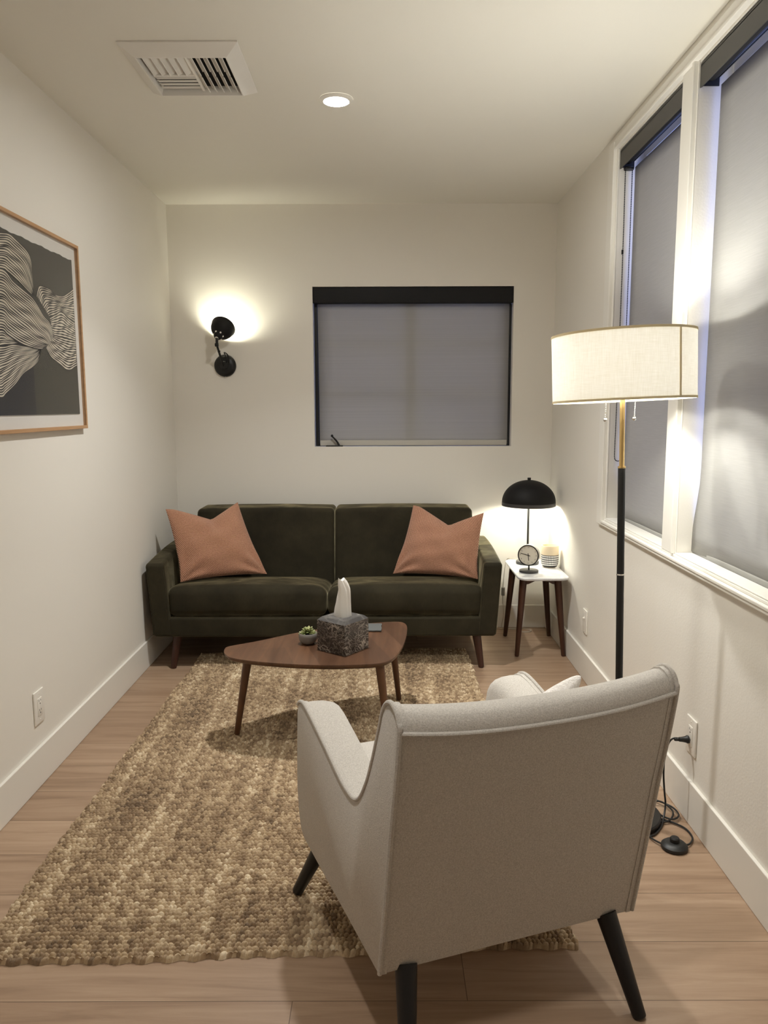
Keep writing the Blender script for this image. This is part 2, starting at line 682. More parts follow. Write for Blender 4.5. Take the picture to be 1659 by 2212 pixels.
    def prism(s, poly, z0, z1, T=None, mi=0):
        n = len(poly)
        V = [(x, y, z0) for x, y in poly] + [(x, y, z1) for x, y in poly]
        F = [tuple(reversed(range(n))), tuple(range(n, 2 * n))]
        F += [(i, (i + 1) % n, n + (i + 1) % n, n + i) for i in range(n)]
        return s.add(V, F, mi, T)

    def loft(s, secs, closed=True, caps=True, T=None, mi=0):
        n = len(secs[0])
        V = [tuple(p) for sec in secs for p in sec]
        F = []
        for i in range(len(secs) - 1):
            for k in range(n if closed else n - 1):
                k2 = (k + 1) % n
                F.append((i * n + k, i * n + k2, (i + 1) * n + k2, (i + 1) * n + k))
        if caps:
            F.append(tuple(reversed(range(n))))
            F.append(tuple((len(secs) - 1) * n + k for k in range(n)))
        return s.add(V, F, mi, T)

    def ball(s, c, r, n=12, T=None, mi=0, sc=(1, 1, 1)):
        V, F = [], []
        m = max(6, n // 2 + 2)
        for i in range(m + 1):
            th = PI * i / m
            for k in range(n):
                a = 2 * PI * k / n
                V.append((c[0] + sc[0] * r * max(math.sin(th), 1e-4) * math.cos(a), c[1] + sc[1] * r * max(math.sin(th), 1e-4) * math.sin(a), c[2] - sc[2] * r * math.cos(th)))
        for i in range(m):
            for k in range(n):
                k2 = (k + 1) % n
                F.append((i * n + k, i * n + k2, (i + 1) * n + k2, (i + 1) * n + k))
        return s.add(V, F, mi, T)

    def build(s, name, mat, parent=None, smooth=35, bevel=None, seg=2, label=None, recalc=True):
        me = bpy.data.meshes.new(name)
        me.from_pydata(s.v, [], s.f)
        mats = mat if isinstance(mat, (list, tuple)) else [mat]
        for m_ in mats:
            me.materials.append(m_)
        if len(mats) > 1:
            me.polygons.foreach_set('material_index', s.mi)
        if recalc:
            bm = bmesh.new()
            bm.from_mesh(me)
            bmesh.ops.recalc_face_normals(bm, faces=bm.faces)
            bm.to_mesh(me)
            bm.free()
        o = bpy.data.objects.new(name, me)
        scene.collection.objects.link(o)
        if bevel:
            b = o.modifiers.new('bevel', 'BEVEL')
            b.width = bevel
            b.segments = seg
            b.limit_method = 'ANGLE'
            b.angle_limit = math.radians(35)
        if smooth:
            me.polygons.foreach_set('use_smooth', [True] * len(me.polygons))
            me.set_sharp_from_angle(angle=math.radians(smooth))
        me.update()
        if parent is not None:
            o.parent = parent
        if label:
            o['label'] = label
        return o


def tag(o, label, cat, group=None, kind=None):
    o['label'] = label
    o['category'] = cat
    if group:
        o['group'] = group
    if kind:
        o['kind'] = kind
    return o


def thing(name, label, cat, loc=(0, 0, 0), rotz=0, group=None, rot=None):
    o = bpy.data.objects.new(name, None)
    o.empty_display_size = .1
    scene.collection.objects.link(o)
    o.location = loc
    o.rotation_euler = rot if rot else (0, 0, rotz)
    return tag(o, label, cat, group)


def struct(o, label, cat):
    return tag(o, label, cat, None, 'structure')


def frame_to(axis, origin=(0, 0, 0), roll_hint=(0, 0, 1)):
    """matrix whose z axis is `axis`"""
    z = Vector(axis).normalized()
    h = Vector(roll_hint)
    if abs(z.dot(h)) > .98:
        h = Vector((1, 0, 0))
    x = h.cross(z).normalized()
    y = z.cross(x)
    m = Matrix((x, y, z)).transposed().to_4x4()
    m.translation = Vector(origin)
    return m


# ------------------------------------------------------------------ the room
WT = .16
struct(MB().box(XL - WT, XR + WT, YF - WT, YB + WT, -.1, 0).build('floor', M['floor'], smooth=0), 'wide oak plank floor under the rug and furniture', 'floor')
struct(MB().box(XL - WT, XR + WT, YF - WT, YB + WT, HC, HC + .1).build('ceiling', M['ceiling'], smooth=0), 'off-white painted ceiling with a vent and a downlight', 'ceiling')
struct(MB().box(XL - WT, XL, YF - WT, YB + WT, 0, HC).build('wall_left', M['wall'], smooth=0), 'plain off-white wall behind the framed print', 'wall')
struct(MB().box(XL, XR, YF - WT, YF, 0, HC).build('wall_front', M['wall'], smooth=0), 'plain off-white wall behind the viewer', 'wall')
# back wall with its small window
BX0, BX1, BZ0, BZ1 = -.427, .773, 1.139, 2.089
w = MB()
w.box(XL, BX0, YB, YB + WT, 0, HC).box(BX1, XR, YB, YB + WT, 0, HC).box(BX0, BX1, YB, YB + WT, 0, BZ0).box(BX0, BX1, YB, YB + WT, BZ1, HC)
struct(w.build('wall_back', M['wall'], smooth=0), 'off-white wall behind the green sofa with a small window', 'wall')
# right wall with the two tall windows
RZ0, RZ1 = .866, 2.474
R1Y0, R1Y1 = 2.768, 3.500
R2Y0, R2Y1 = 1.62, 2.648
w = MB()
w.box(XR, XR + WT, R1Y1, YB + WT, 0, HC).box(XR, XR + WT, R2Y1, R1Y0, RZ0, RZ1).box(XR, XR + WT, YF - WT, R2Y0, 0, HC)
w.box(XR, XR + WT, R2Y0, R1Y1, 0, RZ0).box(XR, XR + WT, R2Y0, R1Y1, RZ1, HC)
struct(w.build('wall_right', M['rough_wall'], smooth=0), 'rough plastered off-white wall with two tall windows', 'wall')

# baseboards
BT, BH = .012, .145
def baseboard(name, x0, x1, y0, y1, label):
    o = MB().box(x0, x1, y0, y1, 0.0005, BH).build(name, M['base'], smooth=0, bevel=.0025)
    struct(o, label, 'baseboard')
baseboard('baseboard_left', XL, XL + BT, YF, YB - BT, 'tall painted baseboard along the left wall')
baseboard('baseboard_right', XR - BT, XR, YF, YB - BT, 'tall painted baseboard along the window wall')
baseboard('baseboard_back', XL, XR, YB - BT, YB, 'tall painted baseboard behind the sofa')


# window casings on the right wall (stepped mouldings)
def casing_all():
    m = MB()
    d = .016
    ztop, zbot = 2.526, .832
    m.box(XR - d, XR, R1Y1 + .034, 3.616, zbot, ztop)                 # far jamb board
    m.box(XR - d - .006, XR, R1Y1 + .018, R1Y1 + .034, zbot + .012, ztop - .012)
    m.box(XR - .007, XR, R1Y1, R1Y1 + .018, RZ0 - .014, RZ1 + .006)
    m.box(XR - d, XR, 1.50, R1Y1 + .034, RZ1 + .018, ztop)            # head board
    m.box(XR - d - .006, XR, 1.50, R1Y1 + .018, RZ1 + .006, RZ1 + .018)
    o = m.build('trim_1', M['trim'], smooth=0, bevel=.003)
    struct(o, 'white head and far side casing of the tall windows', 'window trim')
    m = MB()
    m.box(XR - d, XR, 1.50, R2Y0 - .022, RZ0 - .014, RZ1 + .006)
    m.box(XR - .008, XR, R2Y0 - .022, R2Y0, RZ0, RZ1 + .006)
    struct(m.build('trim_4', M['trim'], smooth=0, bevel=.003), 'white near side casing of the wide tall window', 'window trim')
    m = MB()
    m.box(XR - d, XR, 1.50, R1Y1 + .034, zbot, RZ0 - .022)            # stepped sill
    m.box(XR - d - .004, XR, 1.50, R1Y1 + .030, RZ0 - .022, RZ0 - .010)
    m.box(XR - .006, XR + .055, R2Y0 + .002, R2Y1 - .002, RZ0 - .010 + .010, RZ0 + .006)
    m.box(XR - .006, XR + .055, R1Y0 + .002, R1Y1 - .002, RZ0 - .010 + .010, RZ0 + .006)
    m.box(XR - .008, XR, 1.50, R1Y1 + .018, RZ0 - .010, RZ0)
    o = m.build('trim_2', M['trim'], smooth=0, bevel=.003)
    struct(o, 'white stepped sill moulding under the tall windows', 'window trim')
    m = MB()
    m.box(XR - .010, XR, R2Y1 + .022, R1Y0 + .0, RZ0, RZ1 + .006)      # mullion board
    m.box(XR - .018, XR, R2Y1 + .008, R2Y1 + .022, RZ0, RZ1 + .006)
    m.box(XR - .004, XR, R2Y1 - .0, R2Y1 + .008, RZ0, RZ1 + .006)
    o = m.build('trim_3', M['trim'], smooth=0, bevel=.0025)
    struct(o, 'white mullion board between the two tall windows', 'window trim')


casing_all()


# windows (frames, panes, glazing bars) behind the blinds
def window(name, axis, a0, a1, z0, z1, depth, label, bars_v=(), bars_h=(), mat='trim'):
    root = bpy.data.objects.new(name, None)
    scene.collection.objects.link(root)
    struct(root, label, 'window')
    def bx(m, u0, u1, w0, w1, d0, d1):
        if axis == 'x':
            m.box(u0, u1, YB + d0, YB + d1, w0, w1)
        else:
            m.box(XR + d0, XR + d1, u0, u1, w0, w1)
    f = MB()
    t = .035
    bx(f, a0 + .001, a0 + t, z0 + .001, z1 - .001, depth, depth + .04)
    bx(f, a1 - t, a1 - .001, z0 + .001, z1 - .001, depth, depth + .04)
    bx(f, a0 + t, a1 - t, z0 + .001, z0 + t, depth, depth + .04)
    bx(f, a0 + t, a1 - t, z1 - t, z1 - .001, depth, depth + .04)
    f.build('window_frame', M[mat], root, smooth=0)
    for p, wd in bars_v:
        b = MB()
        bx(b, p - wd / 2, p + wd / 2, z0 + t, z1 - t, depth - .002, depth + .038)
        b.build('mullion', M['trim'], root, smooth=0)
    for p, wd in bars_h:
        b = MB()
        bx(b, a0 + t, a1 - t, p - wd / 2, p + wd / 2, depth + .004, depth + .03)
        b.build('glazing_bar', M['trim'], root, smooth=0)
    g = MB()
    bx(g, a0 + t, a1 - t, z0 + t, z1 - t, depth + .016, depth + .020)
    g.build('glass_pane', M['glass'], root, smooth=0)
    return root


window('window_1', 'x', BX0, BX1, BZ0, BZ1, .095, 'small window with black frame behind the blind over the sofa', [(.161, .06)], [(1.763, .022), (1.454, .022)], 'black')
window('window_2', 'y', R1Y0, R1Y1, RZ0, RZ1, .105, 'narrow tall window behind the blind with a bead chain', [], [(1.66, .03)])
window('window_3', 'y', R2Y0, R2Y1, RZ0, RZ1, .105, 'wide tall window behind the blind nearest the viewer', [(2.13, .035)], [(1.66, .03)])


# ------------------------------------------------------------------ roller blinds
def blind_right(name, label, y0, y1, zc0, zc1, hem_z, chain=False, flare=.03, end_bracket=True):
    """cassette across the head of the opening, cloth hanging down its back"""
    t = thing(name, label, 'roller blind', (XR + .03, (y0 + y1) / 2, zc0), group='roller blinds')
    ox, oy, oz = XR + .03, (y0 + y1) / 2, zc0
    T = Matrix.Translation((-ox, -oy, -oz))
    c = MB()
    x0, x1 = XR + .001, XR + .062
    c.box(x0, x0 + .003, y0, y1, zc0, zc1, T)                       # fascia
    c.box(x0, x0 + .006, y0, y1, zc1 - .009, zc1 - .006, T)
    c.box(x0 + .003, x1, y0, y1, zc1 - .003, zc1, T)
    c.build('cassette', M['cassette'], t, smooth=0, label='anthracite fascia of the blind case')
    u = MB()
    u.box(x1 - .003, x1, y0 + .001, y1 - .001, zc0 + .030, zc1 - .003, T)
    u.box(x0 + .003, x0 + .006, y0 + .001, y1 - .001, zc0 + .001, zc1 - .010, T)
    u.tube([(XR + .036, y0 + .006, zc0 + .040), (XR + .036, y1 - .006, zc0 + .040)], .021, 16, T)
    u.build('case_interior', M['cassette_under'], t, smooth=0, label='inside of the blind case, coloured black for its shade')  # black colour deepens the shade inside the open case
    for ya in (y0 + .0005, y1 - .004):
        MB().box(x0 + .003, x1, ya, ya + .0035, zc0 + .005, zc1 - .003, T).build('end_plate', M['dark_plastic'], t, smooth=0)
    # cloth with a thin thickness, its far edge flaring out towards the hem
    m = MB()
    N, Kz = 10, 26
    for side in (0, 1):
        pass
    V, F = [], []
    xs = XR + .062
    for j in range(Kz + 1):
        z = zc0 + .002 + (hem_z - zc0) * j / Kz
        q = max(0.0, min(1.0, (1.16 - z) / .26))
        q = q * q * (3 - 2 * q)
        ya = y0 + .004
        yb = y1 - .022 + flare * q
        for i in range(N + 1):
            y = ya + (yb - ya) * i / N
            bow = .004 * math.sin(PI * j / Kz) * math.sin(PI * i / N * 1.0)
            curl = -.010 * q * (i / N) ** 6
            V.append((xs + bow + curl, y, z))
    for j in range(Kz):
        for i in range(N):
            a = j * (N + 1) + i
            F.append((a, a + 1, a + N + 2, a + N + 1))
    m.add(V, F, 0, T)
    o = m.build('cloth', M['blind'], t, smooth=60)
    sd = o.modifiers.new('thickness', 'SOLIDIFY')
    sd.thickness = .0012
    b = MB()
    b.rbox(xs - .006, xs + .006, y0 + .006, y1 - .026 + flare, hem_z - .010, hem_z + .012, .004, 2, T=T)
    b.build('bottom_bar', M['blind'], t)
    if chain:
        ch = MB()
        za, zb = zc0 - .004, 1.147
        ya, yb_ = y1 - .012, y1 - .012
        xa, xb = XR + .022, XR + .052
        pts = []
        nz = 170
        for k in range(nz):
            z = za + (zb - za) * k / nz
            s_ = k / nz
            pts.append((xa + .002 * math.sin(s_ * 4), ya, z))
        for k in range(9):
            a = PI * k / 8
            pts.append(((xa + xb) / 2 - math.cos(a) * (xb - xa) / 2, ya, zb - .014 * math.sin(a)))
        for k in range(nz):
            z = zb + (za - zb) * k / nz
            pts.append((xb, yb_, z))
        for p in pts:
            ch.ball(p, .0026, 6, T)
        ch.tube(pts, .0009, 4, T)
        ch.rbox(xa - .004, xa + .004, ya - .004, ya + .004, 2.036, 2.056, .002, 2, T=T)
        ch.rbox(xa - .0035, xa + .0035, ya - .0035, ya + .0035, 1.70, 1.712, .002, 2, T=T)
        ch.build('bead_chain', M['black'], t, label='black bead chain loop')
        cl = MB()
        cl.lathe([(0, -.004), (.021, -.003), (.022, .006), (.010, .010), (0, .010)], 20, T @ Matrix.Translation((XR + .036, y1 - .014, zc0 - .004)))
        cl.build('chain_guard', M['black'], t)
    return t


blind_right('roller_blind', 'narrow grey roller blind with a hanging black bead chain', R1Y0 + .006, R1Y1 - .003, 2.394, 2.468, .872, True)
blind_right('roller_blind', 'wide grey roller blind on the window nearest the viewer, behind the lampshade', R2Y0 + .004, R2Y1 + .0 - .003, 2.395, 2.468, .876)

# the small blind over the sofa
t = thing('roller_blind', 'grey roller blind with black case over the green sofa', 'roller blind', ((BX0 + BX1) / 2, YB + .03, BZ1 - .09), group='roller blinds')
ox, oy, oz = (BX0 + BX1) / 2, YB + .03, BZ1 - .09
T = Matrix.Translation((-ox, -oy, -oz))
MB().rbox(BX0 + .002, BX1 - .002, YB + .004, YB + .062, BZ1 - .094, BZ1 - .003, .004, 2, T=T).build('cassette', M['cassette_under'], t)
m = MB()
ys = YB + .058
V, F = [], []
for j in range(21):
    z = BZ1 - .092 + (1.152 - BZ1 + .092) * j / 20
    for i in range(13):
        x = -.402 + (.757 + .402) * i / 12
        V.append((x + .003 * (j / 20) * (1 if i < 1 else 0), ys + .003 * math.sin(PI * j / 20), z))
for j in range(20):
    for i in range(12):
        a = j * 13 + i
        F.append((a, a + 1, a + 14, a + 13))
m.add(V, F, 0, T)
o = m.build('cloth', M['blind'], t, smooth=60)
sd = o.modifiers.new('thickness', 'SOLIDIFY')
sd.thickness = .0012
MB().rbox(-.398, .754, ys - .007, ys + .004, 1.1425, 1.176, .004, 2, T=T).build('bottom_bar', plain('grey_bottom_bar', (.46, .44, .40), .6), t)
for xx in (-.413, .763):
    MB().box(xx - .0095, xx + .0085, ys + .004, ys + .012, 1.141, BZ1 - .095, T).build('side_channel', M['black'], t, smooth=0)
t = thing('window_crank', 'black folding crank handle at the sill of the small window', 'window crank', (-.285, YB + .03, BZ0))
m = MB()
m.tube(catmull([(.006, 0, .006), (-.006, -.004, .028), (-.024, -.008, .050), (-.036, -.008, .062)], 5), [.006] * 10 + [.005] * 6, 8)
m.build('crank_arm', M['black'], t)
MB().ball((-.037, -.008, .066), .008, 10).build('knob', M['black'], t)
MB().rbox(-.075, .03, -.010, .012, .0005, .007, .003, 2).build('base_plate', M['black'], t)


# ------------------------------------------------------------------ ceiling vent and downlight
def vent():
    x0, x1, y0, y1 = -.868, -.474, 2.680, 3.088
    cx, cy = (x0 + x1) / 2, (y0 + y1) / 2
    t = thing('ceiling_vent', 'white square air vent with slanted vanes set in the ceiling', 'air vent', (cx, cy, HC))
    hx, hy = (x1 - x0) / 2, (y1 - y0) / 2
    m = MB()
    w_ = .045
    dz = .033
    ring = []
    for (ax, ay, z) in ((hx, hy, -.0005), (hx, hy, -.005), (hx - w_, hy - w_, -dz), (hx - w_ - .004, hy - w_ - .004, -dz), (hx - w_ - .010, hy - w_ - .010, -.002)):
        ring.append([(-ax, -ay, z), (ax, -ay, z), (ax, ay, z), (-ax, ay, z)])
    V = [p for r_ in ring for p in r_]
    F = []
    for i in range(len(ring) - 1):
        for k in range(4):
            F.append((i * 4 + k, i * 4 + (k + 1) % 4, (i + 1) * 4 + (k + 1) % 4, (i + 1) * 4 + k))
    m.add(V, F)
    m.build('frame', M['vent'], t, smooth=0)
    ix, iy = hx - w_ - .011, hy - w_ - .011
    MB().box(-ix, ix, -iy, iy, -.0025, -.0005).build('duct_shade_sheet', M['vent_dark'], t, smooth=0, label='dark sheet in place of the shaded duct')  # near-black sheet carries the shade of the hollow duct
    def vane(xa, ya, xb, yb, tilt, wd=.026, th=.0022):
        m = MB()
        c = Vector(((xa + xb) / 2, (ya + yb) / 2, -.0165))
        L = math.hypot(xb - xa, yb - ya)
        an = math.atan2(yb - ya, xb - xa)
        T = Matrix.Translation(c) @ Matrix.Rotation(an, 4, 'Z') @ Matrix.Rotation(tilt, 4, 'X')
        m.box(-L / 2, L / 2, -wd / 2, wd / 2, -th / 2, th / 2, T)
        m.box(-L / 2, L / 2, wd / 2 - .003, wd / 2, -.004, th / 2, T)
        m.build('vane', M['vent'], t, smooth=0)
    # left bank, leaning towards the left wall
    for k in range(5):
        x = -ix + .018 + k * .0285
        vane(x, -iy + .004, x, -iy + .155, math.radians(-27), .029)
    # right bank in two rows, leaning the other way
    for k in range(5):
        x = .022 + k * .0255
        vane(x, -iy + .004, x, .005, math.radians(42))
        vane(x + .002, .016, x + .002, iy - .004, math.radians(50))
    # four cross slats on the far left
    for k in range(4):
        y = .038 + k * .027
        vane(-ix + .003, y, .004, y, math.radians(16), .0265)
    MB().box(-ix + .002, .010, .006, .018, -.022, -.006).box(.004, .012, -iy, iy, -.020, -.004).build('divider', M['vent'], t, smooth=0)


vent()

def downlight(label, y, watts):
    t = thing('ceiling_downlight', label, 'downlight', (-.183, y, HC), group='ceiling downlights')
    m = MB()
    m.lathe([(.066, -.0003), (.066, -.004), (.061, -.0075), (.050, -.009), (.049, -.006)], 48, caps=False)
    m.build('trim_ring', M['white_plastic'], t)
    MB().lathe([(0, -.0055), (.0488, -.0055), (.0488, -.002), (0, -.002)], 40).build('lens', M['downlight'], t)
    for share, spread, dz in ((.45, 180, -.0062), (.55, 112, -.0064)):      # wide spill and the main beam
        ld = bpy.data.lights.new('led_light', 'AREA')
        ld.shape = 'DISK'
        ld.size = .092
        ld.energy = watts * share
        ld.color = (1.0, .985, .945)
        ld.spread = math.radians(spread)
        lo = bpy.data.objects.new('led_light', ld)
        scene.collection.objects.link(lo)
        lo.parent = t
        lo.location = (0, 0, dz)


downlight('lit round recessed downlight with white ring beside the air vent', 3.168, DOWNLIGHT)
downlight('second round downlight of the row, in the ceiling above the viewer', .95, DOWNLIGHT * .42)


# ------------------------------------------------------------------ outlets
def outlet(label, loc, rotz, screws_only=False, w=.078, h=.124):
    """plate in local xz plane, facing local -y"""
    t = thing('wall_outlet', label, 'wall outlet', loc, rotz, 'outlets and plates low on the walls')
    MB().rbox(-w / 2, w / 2, -.0065, -.0003, -h / 2, h / 2, .003, 2).build('cover_plate', M['white_plastic'], t)
    if screws_only:
        MB().lathe([(.006, .0), (.006, .003), (.0045, .004), (.0045, .009), (0, .009)], 16, Matrix.Translation((0, -.0064, .018)) @ Matrix.Rotation(PI / 2, 4, 'X')).build('cable_jack', M['white_plastic'], t)
    else:
        MB().rbox(-.0165, .0165, -.0085, -.006, -.0335, .0335, .001, 1).build('receptacle', M['white_plastic'], t)
    m = MB()
    for dz in (.0175, -.0175):
        m.box(-.0075, -.0055, -.0089, -.0084, dz + .002, dz + .010)
        m.box(.0055, .0075, -.0089, -.0084, dz + .003, dz + .009)
        m.lathe([(0, 0), (.0026, 0), (.0026, .0005), (0, .0005)], 10, Matrix.Translation((0, -.0084, dz - .005)) @ Matrix.Rotation(PI / 2, 4, 'X'))
    if not screws_only:
        m.build('slots', M['slot'], t, smooth=0)
    for dz in (.049, -.049):
        m = MB()
        m.lathe([(0, 0), (.003, 0), (.0025, .001), (0, .0012)], 12, Matrix.Translation((0, -.0064, dz)) @ Matrix.Rotation(PI / 2, 4, 'X'))
        m.build('screw', M['white_plastic'], t)
    return t


outlet('white double outlet low on the left wall below the framed print', (XL, 2.711, .291), PI / 2)
outlet('white double outlet on the window wall with a black plug in it', (XR, 2.432, .295), -PI / 2)
_o = outlet('white blank wall plate with a small jack near the marble side table', (XR, 3.803, .296), -PI / 2, True, h=.122)
_o.name = 'wall_plate'
_o['category'] = 'wall plate'


# ------------------------------------------------------------------ framed print on the left wall
ART = {
    'a1': ([(2.642, 1.954), (2.703, 1.964), (2.747, 1.955), (2.828, 1.933), (2.858, 1.904), (2.862, 1.861), (2.864, 1.826), (2.865, 1.791)],
          [(2.625, 1.838), (2.676, 1.834), (2.728, 1.822), (2.781, 1.805), (2.827, 1.79), (2.857, 1.781)], 15),
    'a2': ([(2.625, 1.836), (2.708, 1.81), (2.788, 1.789), (2.849, 1.774), (2.891, 1.75), (2.934, 1.719), (2.98, 1.702), (3.004, 1.676), (3.005, 1.643)],
          [(2.597, 1.636), (2.646, 1.625), (2.724, 1.606), (2.799, 1.597), (2.89, 1.595), (2.936, 1.605)], 22),
    'a3': ([(2.596, 1.634), (2.646, 1.623), (2.697, 1.61), (2.738, 1.604)],
          [(2.589, 1.585), (2.641, 1.592), (2.686, 1.597), (2.738, 1.602)], 6),
    'b': ([(2.589, 1.581), (2.677, 1.594), (2.77, 1.595), (2.9, 1.597)],
          [(2.565, 1.415), (2.609, 1.428), (2.676, 1.459), (2.746, 1.5), (2.829, 1.53), (2.874, 1.555), (2.898, 1.593)], 20),
    'c': ([(2.886, 1.785), (2.9, 1.81), (2.923, 1.826), (3.003, 1.825), (3.063, 1.812), (3.135, 1.82), (3.23, 1.86)],
          [(2.985, 1.723), (3.041, 1.736), (3.102, 1.755), (3.16, 1.74), (3.224, 1.729)], 13),
    'd': ([(2.991, 1.719), (3.041, 1.735), (3.101, 1.753), (3.166, 1.735), (3.225, 1.725)],
          [(3.009, 1.658), (3.041, 1.656), (3.124, 1.656), (3.226, 1.652)], 9),
    'e': ([(3.012, 1.656), (3.099, 1.654), (3.227, 1.652)],
          [(2.942, 1.602), (2.983, 1.571), (3.049, 1.551), (3.136, 1.529), (3.224, 1.551)], 12),
}


def resample(pts, n):
    P = [Vector((a, b, 0)) for a, b in pts]
    P = catmull(P, 10)
    d = [0]
    for i in range(1, len(P)):
        d.append(d[-1] + (P[i] - P[i - 1]).length)
    out = []
    j = 0
    for k in range(n):
        s_ = d[-1] * k / (n - 1)
        while j < len(d) - 2 and d[j + 1] < s_:
            j += 1
        q = (s_ - d[j]) / max(1e-9, d[j + 1] - d[j])
        out.append(P[j].lerp(P[j + 1], min(1, max(0, q))))
    return out


def framed_print():
    y0, y1, z0, z1 = 2.28, 3.284, 1.294, 2.038
    px0, px1, pz0, pz1 = 2.33, 3.232, 1.355, 1.972
    t = thing('framed_print', 'large framed print of black wavy lines on dark ground, thin oak frame', 'framed picture', (XL, (y0 + y1) / 2, z0))
    T = Matrix.Translation((-XL, -(y0 + y1) / 2, -z0))
    m = MB()
    fw, fd = .013, .022
    xa, xb = XL + .001, XL + fd
    m.box(xa, xb, y0, y1, z0, z0 + fw, T).box(xa, xb, y0, y1, z1 - fw, z1, T)
    m.box(xa, xb, y0, y0 + fw, z0 + fw, z1 - fw, T).box(xa, xb, y1 - fw, y1, z0 + fw, z1 - fw, T)
    m.build('frame', M['oak_frame'], t, smooth=0, bevel=.001)
    MB().box(XL + .002, XL + .008, y0 + fw, y1 - fw, z0 + fw, z1 - fw, T).build('mat_board', M['mat_board'], t, smooth=0, label='white mat board')
    # the print with its deckled upper edge
    xp = XL + .0105
    def wob(y):
        return .0016 * math.sin(y * 41) + .0009 * math.sin(y * 117 + 1)
    def sheet(ya, yb, za, zb, x, mi, m, top):
        n = max(2, int((yb - ya) / .006))
        V, F = [], []
        for i in range(n + 1):
            y = ya + (yb - ya) * i / n
            V += [(x, y, za), (x, y, zb + (wob(y) if top else 0)), (x - .0012, y, za), (x - .0012, y, zb + (wob(y) if top else 0))]
        for i in range(n):
            a, b = i * 4, i * 4 + 4
            F += [(a, b, b + 1, a + 1), (a + 1, b + 1, b + 3, a + 3), (a, a + 2, b + 2, b)]
        F += [(0, 1, 3, 2), (4 * n, 4 * n + 2, 4 * n + 3, 4 * n + 1)]
        m.add(V, F, mi, T)
    m = MB()
    sheet(px0 - .001, px1 + .001, pz0 - .001, pz1 + .0015, xp, 0, m, True)
    sheet(px0, px1, 1.53, pz1, xp + .0004, 1, m, True)
    sheet(2.828, px1, pz0, 1.60, xp + .0006, 2, m, False)
    sheet(px0, 2.828, pz0, 1.60, xp + .0006, 3, m, False)
    pr = m.build('print', [M['mat_board'], M['print_grey'], M['print_olive'], M['print_black']], t, smooth=0)
    # cream forms and the black lines that run through them
    order = ['a3', 'b', 'e', 'd', 'c', 'a1', 'a2']
    for q, key in enumerate(order):
        A, B, nl = ART[key]
        if key in ('a1', 'a2', 'a3', 'b'):       # carry the forms on to the left, outside the photo
            A = [(2.40, A[0][1] - .05)] + A if key != 'b' else [(2.40, A[0][1])] + A
            B = [(2.40, B[0][1] - .03 if key != 'b' else B[0][1] + .02)] + B
        n = 60
        a, b = resample(A, n), resample(B, n)
        xc = xp + .0010 + q * .0002
        m = MB()
        V, F = [], []
        for i in range(n):
            V += [(xc, a[i].x, a[i].y), (xc, b[i].x, b[i].y)]
        for i in range(n - 1):
            F.append((2 * i, 2 * i + 2, 2 * i + 3, 2 * i + 1))
        m.add(V, F, 0, T)
        rr = random.Random(q * 5 + 1)
        ph, fq, am = rr.uniform(0, 6), rr.uniform(1.0, 1.7), .10 if key[0] == 'a' else .06
        for k in range(nl + 1):
            tt = k / nl
            V, F = [], []
            pts = []
            for i in range(n):
                s_ = i / (n - 1)
                env = math.sin(PI * tt)
                wv = tt + env * am / nl * 4 * math.sin(fq * PI * s_ * 2 + ph + tt * 3.0) * .5 + env * .05 / nl * math.sin(13 * s_ + k * 1.7) * 4
                wv = max(0, min(1, wv))
                pts.append(a[i].lerp(b[i], wv))
            for i in range(n):
                d = (pts[min(n - 1, i + 1)] - pts[max(0, i - 1)])
                nn = Vector((-d.y, d.x, 0)).normalized() if d.length > 1e-9 else Vector((0, 1, 0))
                gap = (a[i] - b[i]).length / nl
                wd = min(.0026, max(.0008, gap * .24)) * (1 + .25 * math.sin(i * .5 + k))
                p1, p2 = pts[i] + nn * wd, pts[i] - nn * wd
                V += [(xc + .0001, p1.x, p1.y), (xc + .0001, p2.x, p2.y)]
            for i in range(n - 1):
                F.append((2 * i, 2 * i + 2, 2 * i + 3, 2 * i + 1))
            m.add(V, F, 1, T)
        m.build('printed_form', [M['print_cream'], M['ink']], pr, smooth=0)
    MB().box(XL + .016, XL + .018, y0 + fw, y1 - fw, z0 + fw, z1 - fw, T).build('glazing', M['acrylic'], t, smooth=0, label='clear glazing sheet')


framed_print()


